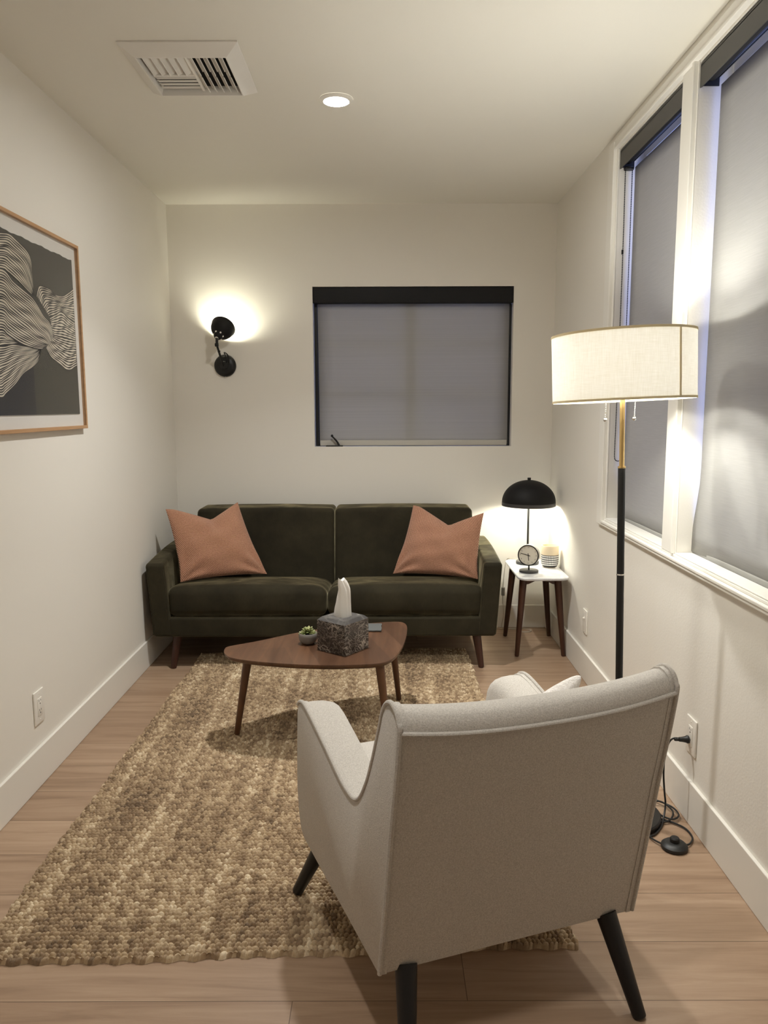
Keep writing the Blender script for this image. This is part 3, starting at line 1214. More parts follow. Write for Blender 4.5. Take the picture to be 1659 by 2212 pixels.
# ------------------------------------------------------------------ wall sconce
def sconce():
    cx, cz = -.958, 1.628
    t = thing('wall_sconce', 'black swivel wall lamp glowing on the back wall left of the window', 'wall lamp', (cx, YB, cz))
    Tw = Matrix.Rotation(PI / 2, 4, 'X')           # lathe axis towards the viewer (-y)
    m = MB()
    m.lathe([(.0655, .0005), (.066, .008), (.060, .019), (.048, .026), (.030, .030), (0, .031)], 40, Tw)
    m.build('wall_plate', M['black'], t)
    m = MB()
    m.lathe([(.026, .029), (.026, .040), (.020, .046), (0, .047)], 24, Tw)
    m.build('pivot_boss', M['black'], t)
    p0 = Vector((-.004, -.040, -.004))
    pj = Vector((-.016, -.150, .112))
    neck = Vector((-.012, -.158, .152))
    m = MB()
    m.tube([p0, p0.lerp(pj, .5), pj], .0065, 12)
    m.lathe([(0, -.010), (.010, -.010), (.011, 0), (.010, .010), (0, .010)], 16, Matrix.Translation(pj) @ Matrix.Rotation(PI / 2, 4, 'Y'))
    m.tube([pj, neck], [.008, .009], 12)
    m.lathe([(0, -.006), (.006, -.006), (.006, .008), (0, .009)], 10, Matrix.Translation(pj.lerp(p0, .3)) @ Matrix.Rotation(PI / 2, 4, 'Y'))
    m.build('arm', M['black'], t)
    ax = Vector((.20, .74, .62)).normalized()
    Ts = frame_to(ax, neck)
    # bell shade: outer skin and white inside, with a closed neck
    m = MB()
    prof = [(.010, -.004), (.016, .000), (.023, .010), (.027, .022), (.028, .034), (.034, .040), (.048, .050), (.060, .066), (.067, .084), (.070, .102), (.0725, .110)]
    inner = [(.0715, .110), (.069, .102), (.066, .084), (.059, .067), (.047, .052), (.033, .042), (.0, .040)]
    m.lathe(prof + inner, 40, Ts)
    for i, f in enumerate(m.f):
        zc = sum((Ts.inverted() @ Vector(m.v[k])).length for k in f) / len(f)
    nseg = 40
    npf = len(prof)
    m.mi = [0 if (i // nseg) < npf - 1 else 1 for i in range(len(m.f))]
    m.build('lamp_shade', [M['black_matte'], M['lamp_inner']], t)
    m = MB()
    for k in range(6):
        a = 2 * PI * k / 6 + .3
        c = Vector((.0272 * math.cos(a), .0272 * math.sin(a), .024))
        m.ball(tuple(Ts @ c), .0054, 10)  # pale beads stand in for lamp light showing through holes
    m.build('lit_hole_bead', M['lamp_inner'], t, label='pale beads painted as lit vent holes in the neck of the shade')
    m = MB()
    m.ball(tuple(Ts @ Vector((0, 0, .070))), .021, 16)
    m.build('bulb', M['bulb_sconce'], t)
    m = MB()
    m.tube(catmull([(.012, -.040, .012), (.022, -.075, .045), (.012, -.085, .072), (.028, -.060, .060), (.030, -.038, .020), (.016, -.038, -.020), (.0, -.036, -.020)], 7), .0032, 8)
    m.build('cord', M['black'], t)
    m = MB()
    m.tube([(.002, -.012, -.062), (-.001, -.016, -.078)], .0016, 8)
    m.build('switch_toggle', M['chrome'], t)


sconce()


# ------------------------------------------------------------------ jute rug
def rug():
    FL, FR, BR, BL = Vector((-1.045, 1.742)), Vector((.492, 1.808)), Vector((.459, 4.262)), Vector((-1.031, 4.176))
    o_ = Vector((-.29, 3.0))
    W_, L_ = 1.515, 2.44
    nx, ny = 760, 1040
    u = np.linspace(0, 1, nx)
    v = np.linspace(0, 1, ny)
    U, Vv = np.meshgrid(u, v)
    rows = 160
    cells = 118
    rv = Vv * rows
    wob = .28 * np.sin(U * 9 + np.floor(rv) * .7) * .3 + .12 * np.sin(U * 41)
    rv = np.clip(rv + wob * np.clip(np.minimum(Vv, 1 - Vv) * 60, 0, 1), 0, rows - 1e-4)
    ri = np.floor(rv).astype(int)
    fv = rv - ri - .5
    ru = U * cells + np.interp(ri, np.arange(-2, rows + 4), rng.random(rows + 6) * 3) + .45 * fv * np.where(ri % 2, 1, -1)
    # uneven loop lengths along every row
    jit = rng.random((rows + 6, cells + 6))
    ru = ru + .22 * np.sin(ru * 1.3 + ri * 2.1)
    ci = np.floor(ru).astype(int)
    fu = ru - ci - .5
    J = jit[np.clip(ri + 2, 0, rows + 5), np.clip(ci + 2, 0, cells + 5)]
    J2 = rng.random((rows + 6, cells + 6))[np.clip(ri + 2, 0, rows + 5), np.clip(ci + 2, 0, cells + 5)]
    d = (2 * np.abs(fu)) ** 2.4 * .84 + (2 * np.abs(fv)) ** 1.9 * 1.1
    h = np.sqrt(np.clip(1.05 - d, 0, 1))
    z = .002 + h * (.0110 + .0040 * J)
    edge = np.minimum(np.minimum(U * W_, (1 - U) * W_), np.minimum(Vv * L_, (1 - Vv) * L_))
    z = z * np.clip(edge / .004, 0, 1) ** .5 + .0006
    # streaks that run the length of the rug and follow the yarn
    st = np.interp(U * 60, np.arange(62), rng.random(62))
    st2 = np.interp(Vv * 26, np.arange(28), rng.random(28))
    blot = np.zeros_like(U)
    g = rng.random((16, 12))
    gi, gj = Vv * 14, U * 10
    a0, b0 = np.floor(gi).astype(int), np.floor(gj).astype(int)
    fa, fb = gi - a0, gj - b0
    fa, fb = fa * fa * (3 - 2 * fa), fb * fb * (3 - 2 * fb)
    blot = (g[a0, b0] * (1 - fa) + g[a0 + 1, b0] * fa) * (1 - fb) + (g[a0, b0 + 1] * (1 - fa) + g[a0 + 1, b0 + 1] * fa) * fb
    tint = -.12 + .62 * J2 + .36 * st + .14 * st2 + .26 * blot
    eu = .006 * np.sin(Vv * 180) * ((U < .002) | (U > .998))
    X = ((FL.x * (1 - U) + FR.x * U) * (1 - Vv) + (BL.x * (1 - U) + BR.x * U) * Vv) + eu + .004 * np.sin(Vv * 23)
    ev = .004 * np.sin(U * 150) * ((Vv < .002) | (Vv > .998))
    Y = ((FL.y * (1 - U) + FR.y * U) * (1 - Vv) + (BL.y * (1 - U) + BR.y * U) * Vv) + ev + .004 * np.sin(U * 17)
    co = np.stack([X - o_.x, Y - o_.y, z], -1).reshape(-1, 3)
    idx = np.arange(nx * ny).reshape(ny, nx)
    q = np.stack([idx[:-1, :-1], idx[:-1, 1:], idx[1:, 1:], idx[1:, :-1]], -1).reshape(-1, 4)
    me = bpy.data.meshes.new('jute_rug')
    me.vertices.add(len(co))
    me.vertices.foreach_set('co', co.astype(np.float32).ravel())
    me.loops.add(q.size)
    me.loops.foreach_set('vertex_index', q.astype(np.int32).ravel())
    me.polygons.add(len(q))
    me.polygons.foreach_set('loop_start', np.arange(0, q.size, 4, dtype=np.int32))
    me.polygons.foreach_set('use_smooth', np.ones(len(q), dtype=bool))
    me.update()
    at = me.attributes.new('tint', 'FLOAT', 'POINT')
    at.data.foreach_set('value', tint.astype(np.float32).ravel())
    me.materials.append(M['jute'])
    me.validate()
    o = bpy.data.objects.new('jute_rug', me)
    scene.collection.objects.link(o)
    o.location = (o_.x, o_.y, 0)
    tag(o, 'chunky woven jute rug in mixed browns under the coffee table', 'rug')


rug()
RUGZ = .0176


# ------------------------------------------------------------------ sofa
def sofa():
    cx, cy = -.319, 4.30
    t = thing('sofa', 'dark olive green velvet sofa with tapered legs against the back wall', 'sofa', (cx, cy, 0))
    T = Matrix.Translation((-cx, -cy, 0))
    yf, yb = 3.932, 4.672
    MB().rbox(-1.155, .517, yf + .006, yb - .03, .178, .281, .012, 3, T=T).build('base_frame', M['velvet'], t)
    # arms: leaning outwards, with an eased crown that rises to the back
    def arm(sgn):
        def fn(x, y, z):
            k = (z - .177) / .40
            s_ = (y - yf) / (yb - yf)
            zz = z
            if z > .40:
                zz = z + (z - .40) / .17 * (.034 * math.sin(min(1, s_ * 1.15) * PI * .62))
            return (x + sgn * .028 * k, y, zz)
        if sgn < 0:
            x0, x1 = -1.225, -1.127
        else:
            x0, x1 = .489, .587
        m = MB()
        m.rbox(x0, x1, yf, yb - .05, .177, .572, .020, 4, (2, 12, 8), fn, T)
        o = m.build('armrest', M['velvet'], t)
        # seam welt around the front panel
        w = MB()
        q = [(x0 + .006, .19), (x0 + .006 + 0, .54), (x0 + .020, .560), (x1 - .020, .560), (x1 - .006, .54), (x1 - .006, .19)]
        pts = []
        for a, b in q:
            pts.append(fn(a, yf + .006, b))
        w.tube(pts, .0022, 6, T)
        w.build('welt', M['velvet'], o)
    arm(-1)
    arm(1)
    # backrest in two panels
    def back(x0, x1, outer):
        def fn(x, y, z):
            k = (z - .25) / .55
            y2 = y + .105 * k
            # softly stuffed front
            fx = max(0, 1 - ((x - (x0 + x1) / 2) / ((x1 - x0) / 2)) ** 2)
            fz = max(0, 1 - ((z - .56) / .27) ** 2)
            if y < 4.40:
                y2 -= .012 * fx * fz
            z2 = z + .006 * fx * k
            # taper at the outer top corner
            fo = max(0, outer * (x - (x0 + x1) / 2) / ((x1 - x0) / 2))
            x = x + outer * .03 * (1 - min(1, max(0, k))) * fo
            return (x, y2, z2)
        m = MB()
        m.rbox(x0, x1, 4.335, 4.545, .25, .795, .026, 4, (10, 3, 10), fn, T)
        m.build('backrest', M['velvet'], t)
    back(-1.092, -.2925, -1)
    back(-.2915, .508, 1)
    # seat cushions with a crown and a dip at the seam
    def seat(x0, x1, seam):
        def fn(x, y, z):
            fx = max(0, 1 - abs((x - (x0 + x1) / 2) / ((x1 - x0) / 2)) ** 2.6)
            fy = max(0, 1 - abs((y - 4.15) / .26) ** 2.2)
            k = (z - .282) / .155
            z2 = z + k * (.020 * fx * fy - .045 * max(0, (y - 4.0)) / .42)
            ds = abs(x - seam)
            if ds < .12 and k > .3:
                z2 -= .018 * (1 - ds / .12) ** 2 * k
            # gathers radiating from the seam
            if k > .5:
                z2 += .0035 * math.sin(y * 46 + ds * 12) * math.exp(-ds / .13)
            y2 = y - .014 * fx * math.sin(PI * min(1, max(0, k))) if y < 4.05 else y
            return (x, y2, z2)
        m = MB()
        m.rbox(x0, x1, 3.945, 4.43, .283, .440, .042, 5, (22, 16, 3), fn, T)
        m.build('seat_cushion', M['velvet'], t)
    seat(-1.150, -.3065, -.306)
    seat(-.3055, .524, -.306)
    # legs
    for (xt, yt, xb, yb_) in ((-1.105, 3.985, -1.131, 3.962), (.487, 3.985, .513, 3.962), (-1.105, 4.58, -1.131, 4.60), (.487, 4.58, .513, 4.60)):
        MB().dowel((xt, yt, .182), (xb, yb_, .001), .024, .0155, 18, T).build('leg', M['sofa_leg'], t)


sofa()


def pillow(name, label, TL, TR, BR, BL, chop, depth, mats, facing, n=34, pts=.06, group=None, cat='pillow', corner=0.0, puff=.55):
    """cushion spanned by its four corner points; chop = drop of the top middle edge as a fraction"""
    TL, TR, BR, BL = map(Vector, (TL, TR, BR, BL))
    c = (TL + TR + BR + BL) / 4
    nrm = (TR - BL).cross(TL - BR).normalized()
    if nrm.dot(Vector(facing)) < 0:
        nrm = -nrm
    t = thing(name, label, cat, tuple(c), 0, group)
    def P(u, v, side):
        # sides drawn in between the corners
        u0, v0 = u, v
        cr = 1 - corner * abs(u * v) ** 3
        u, v = u * cr, v * cr
        uu = u * (1 - pts * (1 - v * v))
        vv = v * (1 - pts * (1 - u * u))
        a, b = (uu + 1) / 2, (vv + 1) / 2
        p = (BL * (1 - a) + BR * a) * (1 - b) + (TL * (1 - a) + TR * a) * b
        up = ((TL + TR) - (BL + BR)) / 2
        # karate-chop dent
        q = max(0, 1 - abs(u - chop[1]) / .95)
        p = p - up * chop[0] * (q ** 1.15) * max(0, (v + 1) / 2) ** 2.2
        th = depth * (max(0, (1 - u0 ** 2)) ** puff) * (max(0, (1 - v0 ** 2)) ** puff)
        crease = 1 - .55 * math.exp(-((u - chop[1]) / .16) ** 2) * max(0, v) ** 1.5
        wr = 1 + .05 * math.sin(u * 7 + v * 5) + .04 * math.sin(v * 11 - u * 4)
        th *= crease * wr
        # soft folds that run in from the lower corners
        for (cu, cv) in ((-1, -1), (1, -1)):
            dd = math.hypot(u - cu, v - cv)
            an = math.atan2(v - cv, (u - cu) * (-cu))
            th += .010 * math.sin(an * 9) * math.exp(-((dd - .45) / .25) ** 2)
        return p + nrm * (th * side) - c
    for side, mat, nm in ((1, mats[0], 'front_cover'), (-1, mats[1], 'back_cover')):
        V, F, UV = [], [], []
        for j in range(n + 1):
            for i in range(n + 1):
                u, v = -1 + 2 * i / n, -1 + 2 * j / n
                u, v = math.sin(u * PI / 2), math.sin(v * PI / 2)
                V.append(tuple(P(u, v, side if side > 0 else -.75)))
                UV.append(((u + 1) / 2, (v + 1) / 2))
        for j in range(n):
            for i in range(n):
                a = j * (n + 1) + i
                F.append((a, a + 1, a + n + 2, a + n + 1))
        m = MB().add(V, F)
        o = m.build(nm, mat, t, smooth=70, recalc=False)
        me = o.data
        # outward facing
        if Vector(me.polygons[len(me.polygons) // 2].normal).dot(nrm) * side < 0:
            me.flip_normals()
        uvl = me.uv_layers.new(name='weave')
        for lp in me.loops:
            uvl.data[lp.index].uv = UV[lp.vertex_index]
    return t


pillow('throw_pillow', 'terracotta woven pillow at the left arm of the green sofa, beside the wall',
       (-1.192, 4.15, .832), (-.842, 4.37, .846), (-.662, 4.235, .452), (-1.098, 4.045, .450), (.18, .12), .074,
       (M['terracotta'], M['cream_cloth']), (.3, -1, .2), group='terracotta pillows on the sofa')
pillow('throw_pillow', 'terracotta woven pillow at the right arm of the green sofa, nearest the side table',
       (.163, 4.37, .822), (.545, 4.19, .806), (.503, 4.075, .455), (.045, 4.255, .447), (.22, .12), .074,
       (M['terracotta'], M['cream_cloth']), (-.3, -1, .2), group='terracotta pillows on the sofa')


# ------------------------------------------------------------------ coffee table and what stands on it
CT = .385
def coffee_table():
    out = [(-.662, 3.055), (-.668, 3.095), (-.655, 3.13), (-.542, 3.206), (-.395, 3.321), (-.216, 3.421), (-.069, 3.473), (.052, 3.497), (.094, 3.462), (.100, 3.366), (.086, 3.20), (.063, 3.067), (.024, 2.95), (-.031, 2.905), (-.13, 2.889), (-.238, 2.886), (-.384, 2.903), (-.526, 2.938), (-.616, 2.978), (-.648, 3.019)]
    cx, cy = -.24, 3.17
    t = thing('coffee_table', 'walnut coffee table with a rounded triangular top on the jute rug', 'coffee table', (cx, cy, 0))
    P = [(p.x - cx, p.y - cy) for p in catmull([(a, b, 0) for a, b in out], 6, True)]
    def inset(k, f):
        return [(x * f, y * f) for x, y in P]
    secs = []
    for z, f in ((CT - .021, .955), (CT - .014, .985), (CT - .006, .999), (CT - .003, 1.0), (CT, .996)):
        secs.append([(x * f, y * f, z) for x, y in P])
    MB().loft(secs).build('table_top', M['walnut_top'], t, smooth=40)
    for (a, b) in (((-.565, 3.065), (-.625, 3.083)), ((-.022, 2.955), (.015, 2.972)), ((.028, 3.405), (.064, 3.463))):
        MB().dowel((a[0] - cx, a[1] - cy, CT - .022), (b[0] - cx, b[1] - cy, RUGZ), .0185, .0115, 18).build('leg', M['walnut_leg'], t)
    return t


coffee_table()


def tissue_box():
    a = math.radians(52)
    d1 = Vector((math.cos(a), math.sin(a)))
    d2 = Vector((-math.sin(a), math.cos(a)))
    s_ = .150
    c = Vector((-.162, 2.988)) + (d1 + d2) * s_ / 2
    t = thing('tissue_box_cover', 'square dark veined marble tissue box with a white tissue on the coffee table', 'tissue box', (c.x, c.y, CT + .0005), a)
    h = s_ / 2
    H = .140
    ch = .013
    m = MB()
    V = []
    for z, q in ((0, h), (H - ch, h), (H, h - ch)):
        V += [(-q, -q, z), (q, -q, z), (q, q, z), (-q, q, z)]
    F = [(0, 1, 2, 3)]
    for i in range(2):
        for k in range(4):
            F.append((i * 4 + k, i * 4 + (k + 1) % 4, i * 4 + 4 + (k + 1) % 4, i * 4 + 4 + k))
    m.add(V, F[:5], 0)
    m.build('box_body', M['marble_dark'], t, smooth=0)
    # chamfered lid with its round opening
    m = MB()
    n = 32
    ring = []
    def sq(q, z):
        pts = []
        for k in range(n):
            an = 2 * PI * k / n + PI / 4
            x, y = math.cos(an), math.sin(an)
            mm = max(abs(x), abs(y))
            pts.append((x / mm * q, y / mm * q, z))
        return pts
    def circ(r, z):
        return [(r * math.cos(2 * PI * k / n + PI / 4), r * math.sin(2 * PI * k / n + PI / 4), z) for k in range(n)]
    m.loft([sq(h, H - ch), sq(h - ch, H), circ(.034, H), circ(.033, H - .02)], True, False)
    m.build('lid', M['marble_dark_top'], t, smooth=0)
    # folded tissue
    m = MB()
    secs = []
    nn = 40
    for j in range(13):
        v = j / 12
        z = H - .018 + v * .172
        wd = .034 * (1 - .50 * v ** 1.4) * (1.0 if v < .9 else 1 - (v - .9) * 3.0)
        dp = .016 * (1 - .55 * v)
        sec = []
        for k in range(nn):
            an = 2 * PI * k / nn
            fold = .92 + .30 * abs(math.sin(1.5 * an + .7 + v * .8)) - .12 * abs(math.sin(4 * an + v * 2.2))
            x = wd * math.cos(an) * fold
            y = dp * math.sin(an) * fold
            x += -.003 * v + .012 * v * math.sin(v * 2.6) - .008 * max(0, v - .75) * 4
            sec.append((x, y, z + .006 * math.sin(an * 2 + .5) * v))
        secs.append(sec)
    ca, sa = math.cos(-a), math.sin(-a)
    secs = [[(x * ca - y * sa, x * sa + y * ca, z) for x, y, z in s2] for s2 in secs]
    m.loft(secs, True, True)
    m.build('tissue', M['tissue'], t, smooth=25, label='white paper tissue')


tissue_box()


def succulent():
    t = thing('potted_succulent', 'small green succulent in a round grey pot beside the tissue box', 'potted plant', (-.327, 3.165, CT + .0005))
    m = MB()
    m.lathe([(.020, 0), (.028, .004), (.037, .016), (.0405, .030), (.0395, .044), (.0375, .048), (.0355, .047), (.036, .040), (0, .038)], 36)
    m.build('pot', M['concrete_pot'], t)
    MB().lathe([(0, .040), (.034, .041), (.034, .0385), (0, .038)], 20).build('soil', M['soil'], t)
    m = MB()
    tint = []
    def leaf(base, direc, L, wd, th, shade):
        d = Vector(direc).normalized()
        T = frame_to(d, base)
        pr = [(0.0, .35), (.15, .55), (.4, .92), (.65, 1.0), (.82, .72), (.93, .36), (1.0, .05)]
        secs = []
        for s_, w_ in pr:
            secs.append([(wd * w_ * math.cos(2 * PI * k / 8), th * w_ * math.sin(2 * PI * k / 8) - .18 * L * s_ * s_ * 0, L * s_) for k in range(8)])
        b0 = len(m.v)
        m.loft(secs, True, True, T)
        for s_, w_ in pr:
            tint.extend([min(1, shade * (.55 + .6 * s_))] * 8)
    heads = [((0, 0, .052), 1.0), ((-.020, -.008, .046), .72), ((.020, -.006, .046), .72), ((.004, .018, .048), .7), ((-.012, .018, .046), .65)]
    rr = random.Random(3)
    for (hc, sc) in heads:
        tilt = Vector((hc[0] * 14, hc[1] * 14, 1)).normalized()
        Th = frame_to(tilt, hc)
        for lay, (cnt, el, L, sh) in enumerate(((7, .28, .030, .50), (7, .62, .033, .66), (6, .95, .031, .82), (4, 1.25, .026, .95))):
            for k in range(cnt):
                an = 2 * PI * k / cnt + lay * .5 + rr.uniform(-.15, .15)
                e = el + rr.uniform(-.1, .1)
                d = Vector((math.cos(an) * math.cos(e), math.sin(an) * math.cos(e), math.sin(e)))
                d = (Th.to_3x3() @ d)
                leaf(tuple(Vector(hc) - tilt * .006), d, L * sc * rr.uniform(.85, 1.1), .0072 * sc, .0042 * sc, sh * rr.uniform(.75, 1.1))
    o = m.build('leaves', M['leaf'], t, smooth=50, label='pale green pointed leaves')
    at = o.data.attributes.new('tint', 'FLOAT', 'POINT')
    at.data.foreach_set('value', tint)


succulent()

t = thing('coaster', 'dark slate coaster lying behind the marble tissue box', 'coaster', (-.064, 3.385, CT + .0005))
m = MB()
m.rbox(-.050, .048, -.056, .053, .0015, .0085, .002, 2, (6, 6, 1), lambda x, y, z: (x + .0015 * math.sin(y * 260), y + .0015 * math.sin(x * 230 + 1), z))
m.build('slate_tile', M['slate'], t)
for a in (-.035, .033):
    for b in (-.04, .037):
        MB().lathe([(.005, 0), (.005, .0016)], 12, Matrix.Translation((a, b, 0))).build('felt_foot', M['dark_plastic'], t)


# ------------------------------------------------------------------ side table and what stands on it
ST = .460
def side_table():
    cx, cy = .864, 4.335
    t = thing('side_table', 'small side table with white marble top and dark wood legs right of the sofa', 'side table', (cx, cy, 0))
    hx, hy, r = .140, .268, .055
    def rr_(hx, hy, r, z, n=8):
        pts = []
        for (sx, sy, a0) in ((1, 1, 0), (-1, 1, PI / 2), (-1, -1, PI), (1, -1, 1.5 * PI)):
            for k in range(n + 1):
                a = a0 + PI / 2 * k / n
                pts.append((sx * (hx - r) + r * math.cos(a), sy * (hy - r) + r * math.sin(a), z))
        return pts
    m = MB()
    m.loft([rr_(hx - .006, hy - .006, r - .004, ST - .016), rr_(hx - .001, hy - .001, r, ST - .012), rr_(hx, hy, r, ST - .004), rr_(hx - .002, hy - .002, r, ST - .001), rr_(hx - .005, hy - .005, r, ST)])
    m.build('marble_top', M['marble_white'], t, smooth=40, label='white marble top with grey veins')
    tops = {(-1, -1): (-.098, -.165), (1, -1): (.090, -.165), (-1, 1): (-.100, .165), (1, 1): (.088, .165)}
    feet = {(-1, -1): (-.131, -.192), (1, -1): (.129, -.192), (-1, 1): (-.137, .190), (1, 1): (.128, .190)}
    m = MB()
    zt = ST - .0165
    for (a, b) in (((-1, -1), (1, -1)), ((-1, 1), (1, 1)), ((-1, -1), (-1, 1)), ((1, -1), (1, 1))):
        p, q = Vector((*tops[a], 0)), Vector((*tops[b], 0))
        d = (q - p)
        L = d.length
        Tm = Matrix.Translation((p + q) / 2) @ Matrix.Rotation(math.atan2(d.y, d.x), 4, 'Z')
        # arched rail: deep at the legs, thin in the middle
        prof = [(-L / 2, zt), (L / 2, zt), (L / 2, zt - .042), (L / 2 - .030, zt - .036), (.0, zt - .006), (-L / 2 + .030, zt - .036), (-L / 2, zt - .042)]
        V = [(x, -.009, z) for x, z in prof] + [(x, .009, z) for x, z in prof]
        n = len(prof)
        F = [tuple(range(n)), tuple(reversed(range(n, 2 * n)))] + [(i, (i + 1) % n, n + (i + 1) % n, n + i) for i in range(n)]
        m.add(V, F, 0, Tm)
    m.build('apron', M['dark_leg'], t, smooth=0, bevel=.002)
    for k in tops:
        MB().dowel((tops[k][0], tops[k][1], zt), (feet[k][0], feet[k][1], .001), .0215, .0125, 16, None, .006).build('leg', M['dark_leg'], t)


side_table()


def table_lamp():
    lx, ly = .842, 4.470
    t = thing('table_lamp', 'black mushroom table lamp with dome shade on the marble side table', 'table lamp', (lx, ly, ST + .0005))
    MB().lathe([(.060, 0), (.066, .002), (.067, .013), (.064, .016), (0, .017)], 40).build('base', M['charcoal'], t, label='round charcoal base')
    MB().lathe([(.0062, .017), (.0062, .50), (0, .50)], 16).build('stem', M['black'], t)
    z0 = .366
    R, Hh = .155, .128
    prof, inn = [], []
    for k in range(19):
        a = PI / 2 * k / 18
        prof.append((R * math.cos(a) if k < 18 else .0, z0 + Hh * math.sin(a)))
        inn.append(((R - .002) * math.cos(a) if k < 18 else .0, z0 + (Hh - .002) * math.sin(a)))
    m = MB()
    n = 48
    pr = [(R - .0015, z0 - .022), (R, z0 - .021), (R, z0 - .001)] + prof
    full = list(reversed(inn)) + [(R - .002, z0 - .021)] + pr
    m.lathe(full, n)
    m.mi = [1 if (i // n) < len(inn) else 0 for i in range(len(m.f))]
    sh = m.build('dome_shade', [M['black_matte'], M['lamp_inner']], t, smooth=40)
    m = MB()
    m.lathe([(R + .0006, z0 - .0215), (R + .0006, z0 - .001), (R - .0002, z0 - .001), (R - .0002, z0 - .0215)], n, closed=True)
    m.build('rim_band', M['charcoal'], sh, label='charcoal band around the rim')
    MB().lathe([(.0095, z0 + Hh - .003), (.0105, z0 + Hh + .012), (.009, z0 + Hh + .014), (0, z0 + Hh + .014)], 16).build('finial', M['black'], t)
    MB().ball((0, -.045, z0 + .040), .027, 16).build('bulb', M['bulb_table'], t)
    # pale flex that drops behind the table and lies along the baseboard, with an in-line switch
    def L(p):
        return (p[0] - lx, p[1] - ly, p[2] - ST - .0005)
    path = catmull([L(p) for p in ((.80, 4.52, ST + .006), (.775, 4.585, ST + .007), (.742, 4.620, ST - .012), (.731, 4.640, .33), (.726, 4.635, .22), (.735, 4.648, .10), (.728, 4.660, .012), (.79, 4.672, .004), (.86, 4.672, .004), (.905, 4.640, .004), (.885, 4.600, .004), (.84, 4.605, .004), (.80, 4.655, .005), (.70, 4.672, .004), (.60, 4.670, .004))], 7)
    c = MB().tube(path, .0022, 8).build('flex', M['clear_cord'], t, label='pale flex along the baseboard')
    m = MB()
    p = L((.7275, 4.636, .25))
    m.rbox(p[0] - .010, p[0] + .010, p[1] - .009, p[1] + .009, p[2] - .026, p[2] + .026, .004, 2)
    m.build('cord_switch', M['grey_plastic'], c, label='grey in-line switch')


table_lamp()


def text_mesh(ch, size):
    cu = bpy.data.curves.new('glyph', 'FONT')
    cu.body = ch
    cu.size = size
    cu.align_x = 'CENTER'
    cu.align_y = 'CENTER'
    o = bpy.data.objects.new('glyph', cu)
    scene.collection.objects.link(o)
    dg = bpy.context.evaluated_depsgraph_get()
    me = bpy.data.meshes.new_from_object(o.evaluated_get(dg))
    V = [tuple(v.co) for v in me.vertices]
    F = [tuple(p.vertices) for p in me.polygons]
    bpy.data.objects.remove(o)
    bpy.data.curves.remove(cu)
    bpy.data.meshes.remove(me)
    return V, F


def clock():
    t = thing('desk_clock', 'small round black desk clock with beige dial at the front of the side table', 'clock', (.806, 4.232, ST + .0005), math.radians(-25))
    MB().lathe([(.051, 0), (.0535, .0015), (.0535, .0055), (.052, .007), (.0535, .0085), (.0535, .0115), (.051, .013), (0, .013)], 40).build('base', M['charcoal'], t)
    MB().lathe([(.0045, .013), (.0045, .042), (0, .042)], 12).build('stem', M['black'], t)
    zc, R = .098, .0585
    Tf = Matrix.Translation((0, 0, zc)) @ Matrix.Rotation(PI / 2, 4, 'X')      # lathe axis = towards -y
    MB().lathe([(0, -.024), (.050, -.024), (.0565, -.018), (R, -.012), (R, .020), (R - .001, .020)], 48, Tf, caps=False).build('case', M['steel_case'], t, label='grey metal drum case')
    MB().lathe([(R + .0004, .016), (R + .0004, .0225), (R - .0045, .0225), (R - .0045, .016)], 48, Tf, closed=True).build('bezel', M['black'], t)
    MB().lathe([(0, .0185), (R - .0044, .0185), (R - .0044, .0170), (0, .0170)], 48, Tf).build('dial', M['dial'], t, label='beige dial')
    Td = Matrix.Translation((0, -.0187, zc)) @ Matrix.Rotation(PI / 2, 4, 'X')
    m = MB()
    for hnum in range(1, 13):
        a = PI / 2 - hnum * PI / 6
        V, F = text_mesh(str(hnum), .0105)
        m.add(V, F, 0, Td @ Matrix.Translation((.0445 * math.cos(a), .0445 * math.sin(a), .0)))
    for k in range(60):
        a = 2 * PI * k / 60
        m.box(.0365, .0368 if k % 5 else .0375, -.0002, .0002, 0, .0001, Td @ Matrix.Rotation(a, 4, 'Z'))
    m.build('numerals', M['ink'], t, smooth=0, label='small black numerals 1 to 12')
    def hand(name, ang, L, tail, wd, z):
        m = MB()
        a = PI / 2 - ang
        m.rbox(-tail, L, -wd / 2, wd / 2, z, z + .0008, .0003, 1, T=Td @ Matrix.Rotation(a, 4, 'Z'))
        m.build(name, M['ink'], t)
    hand('hour_hand', 2 * PI * (5 + 47 / 60) / 12, .030, .011, .0036, .0006)
    hand('minute_hand', 2 * PI * 47 / 60, .046, .011, .0030, .0016)
    MB().lathe([(.003, .0), (.003, .003), (0, .003)], 12, Td).build('hand_hub', M['ink'], t)


clock()


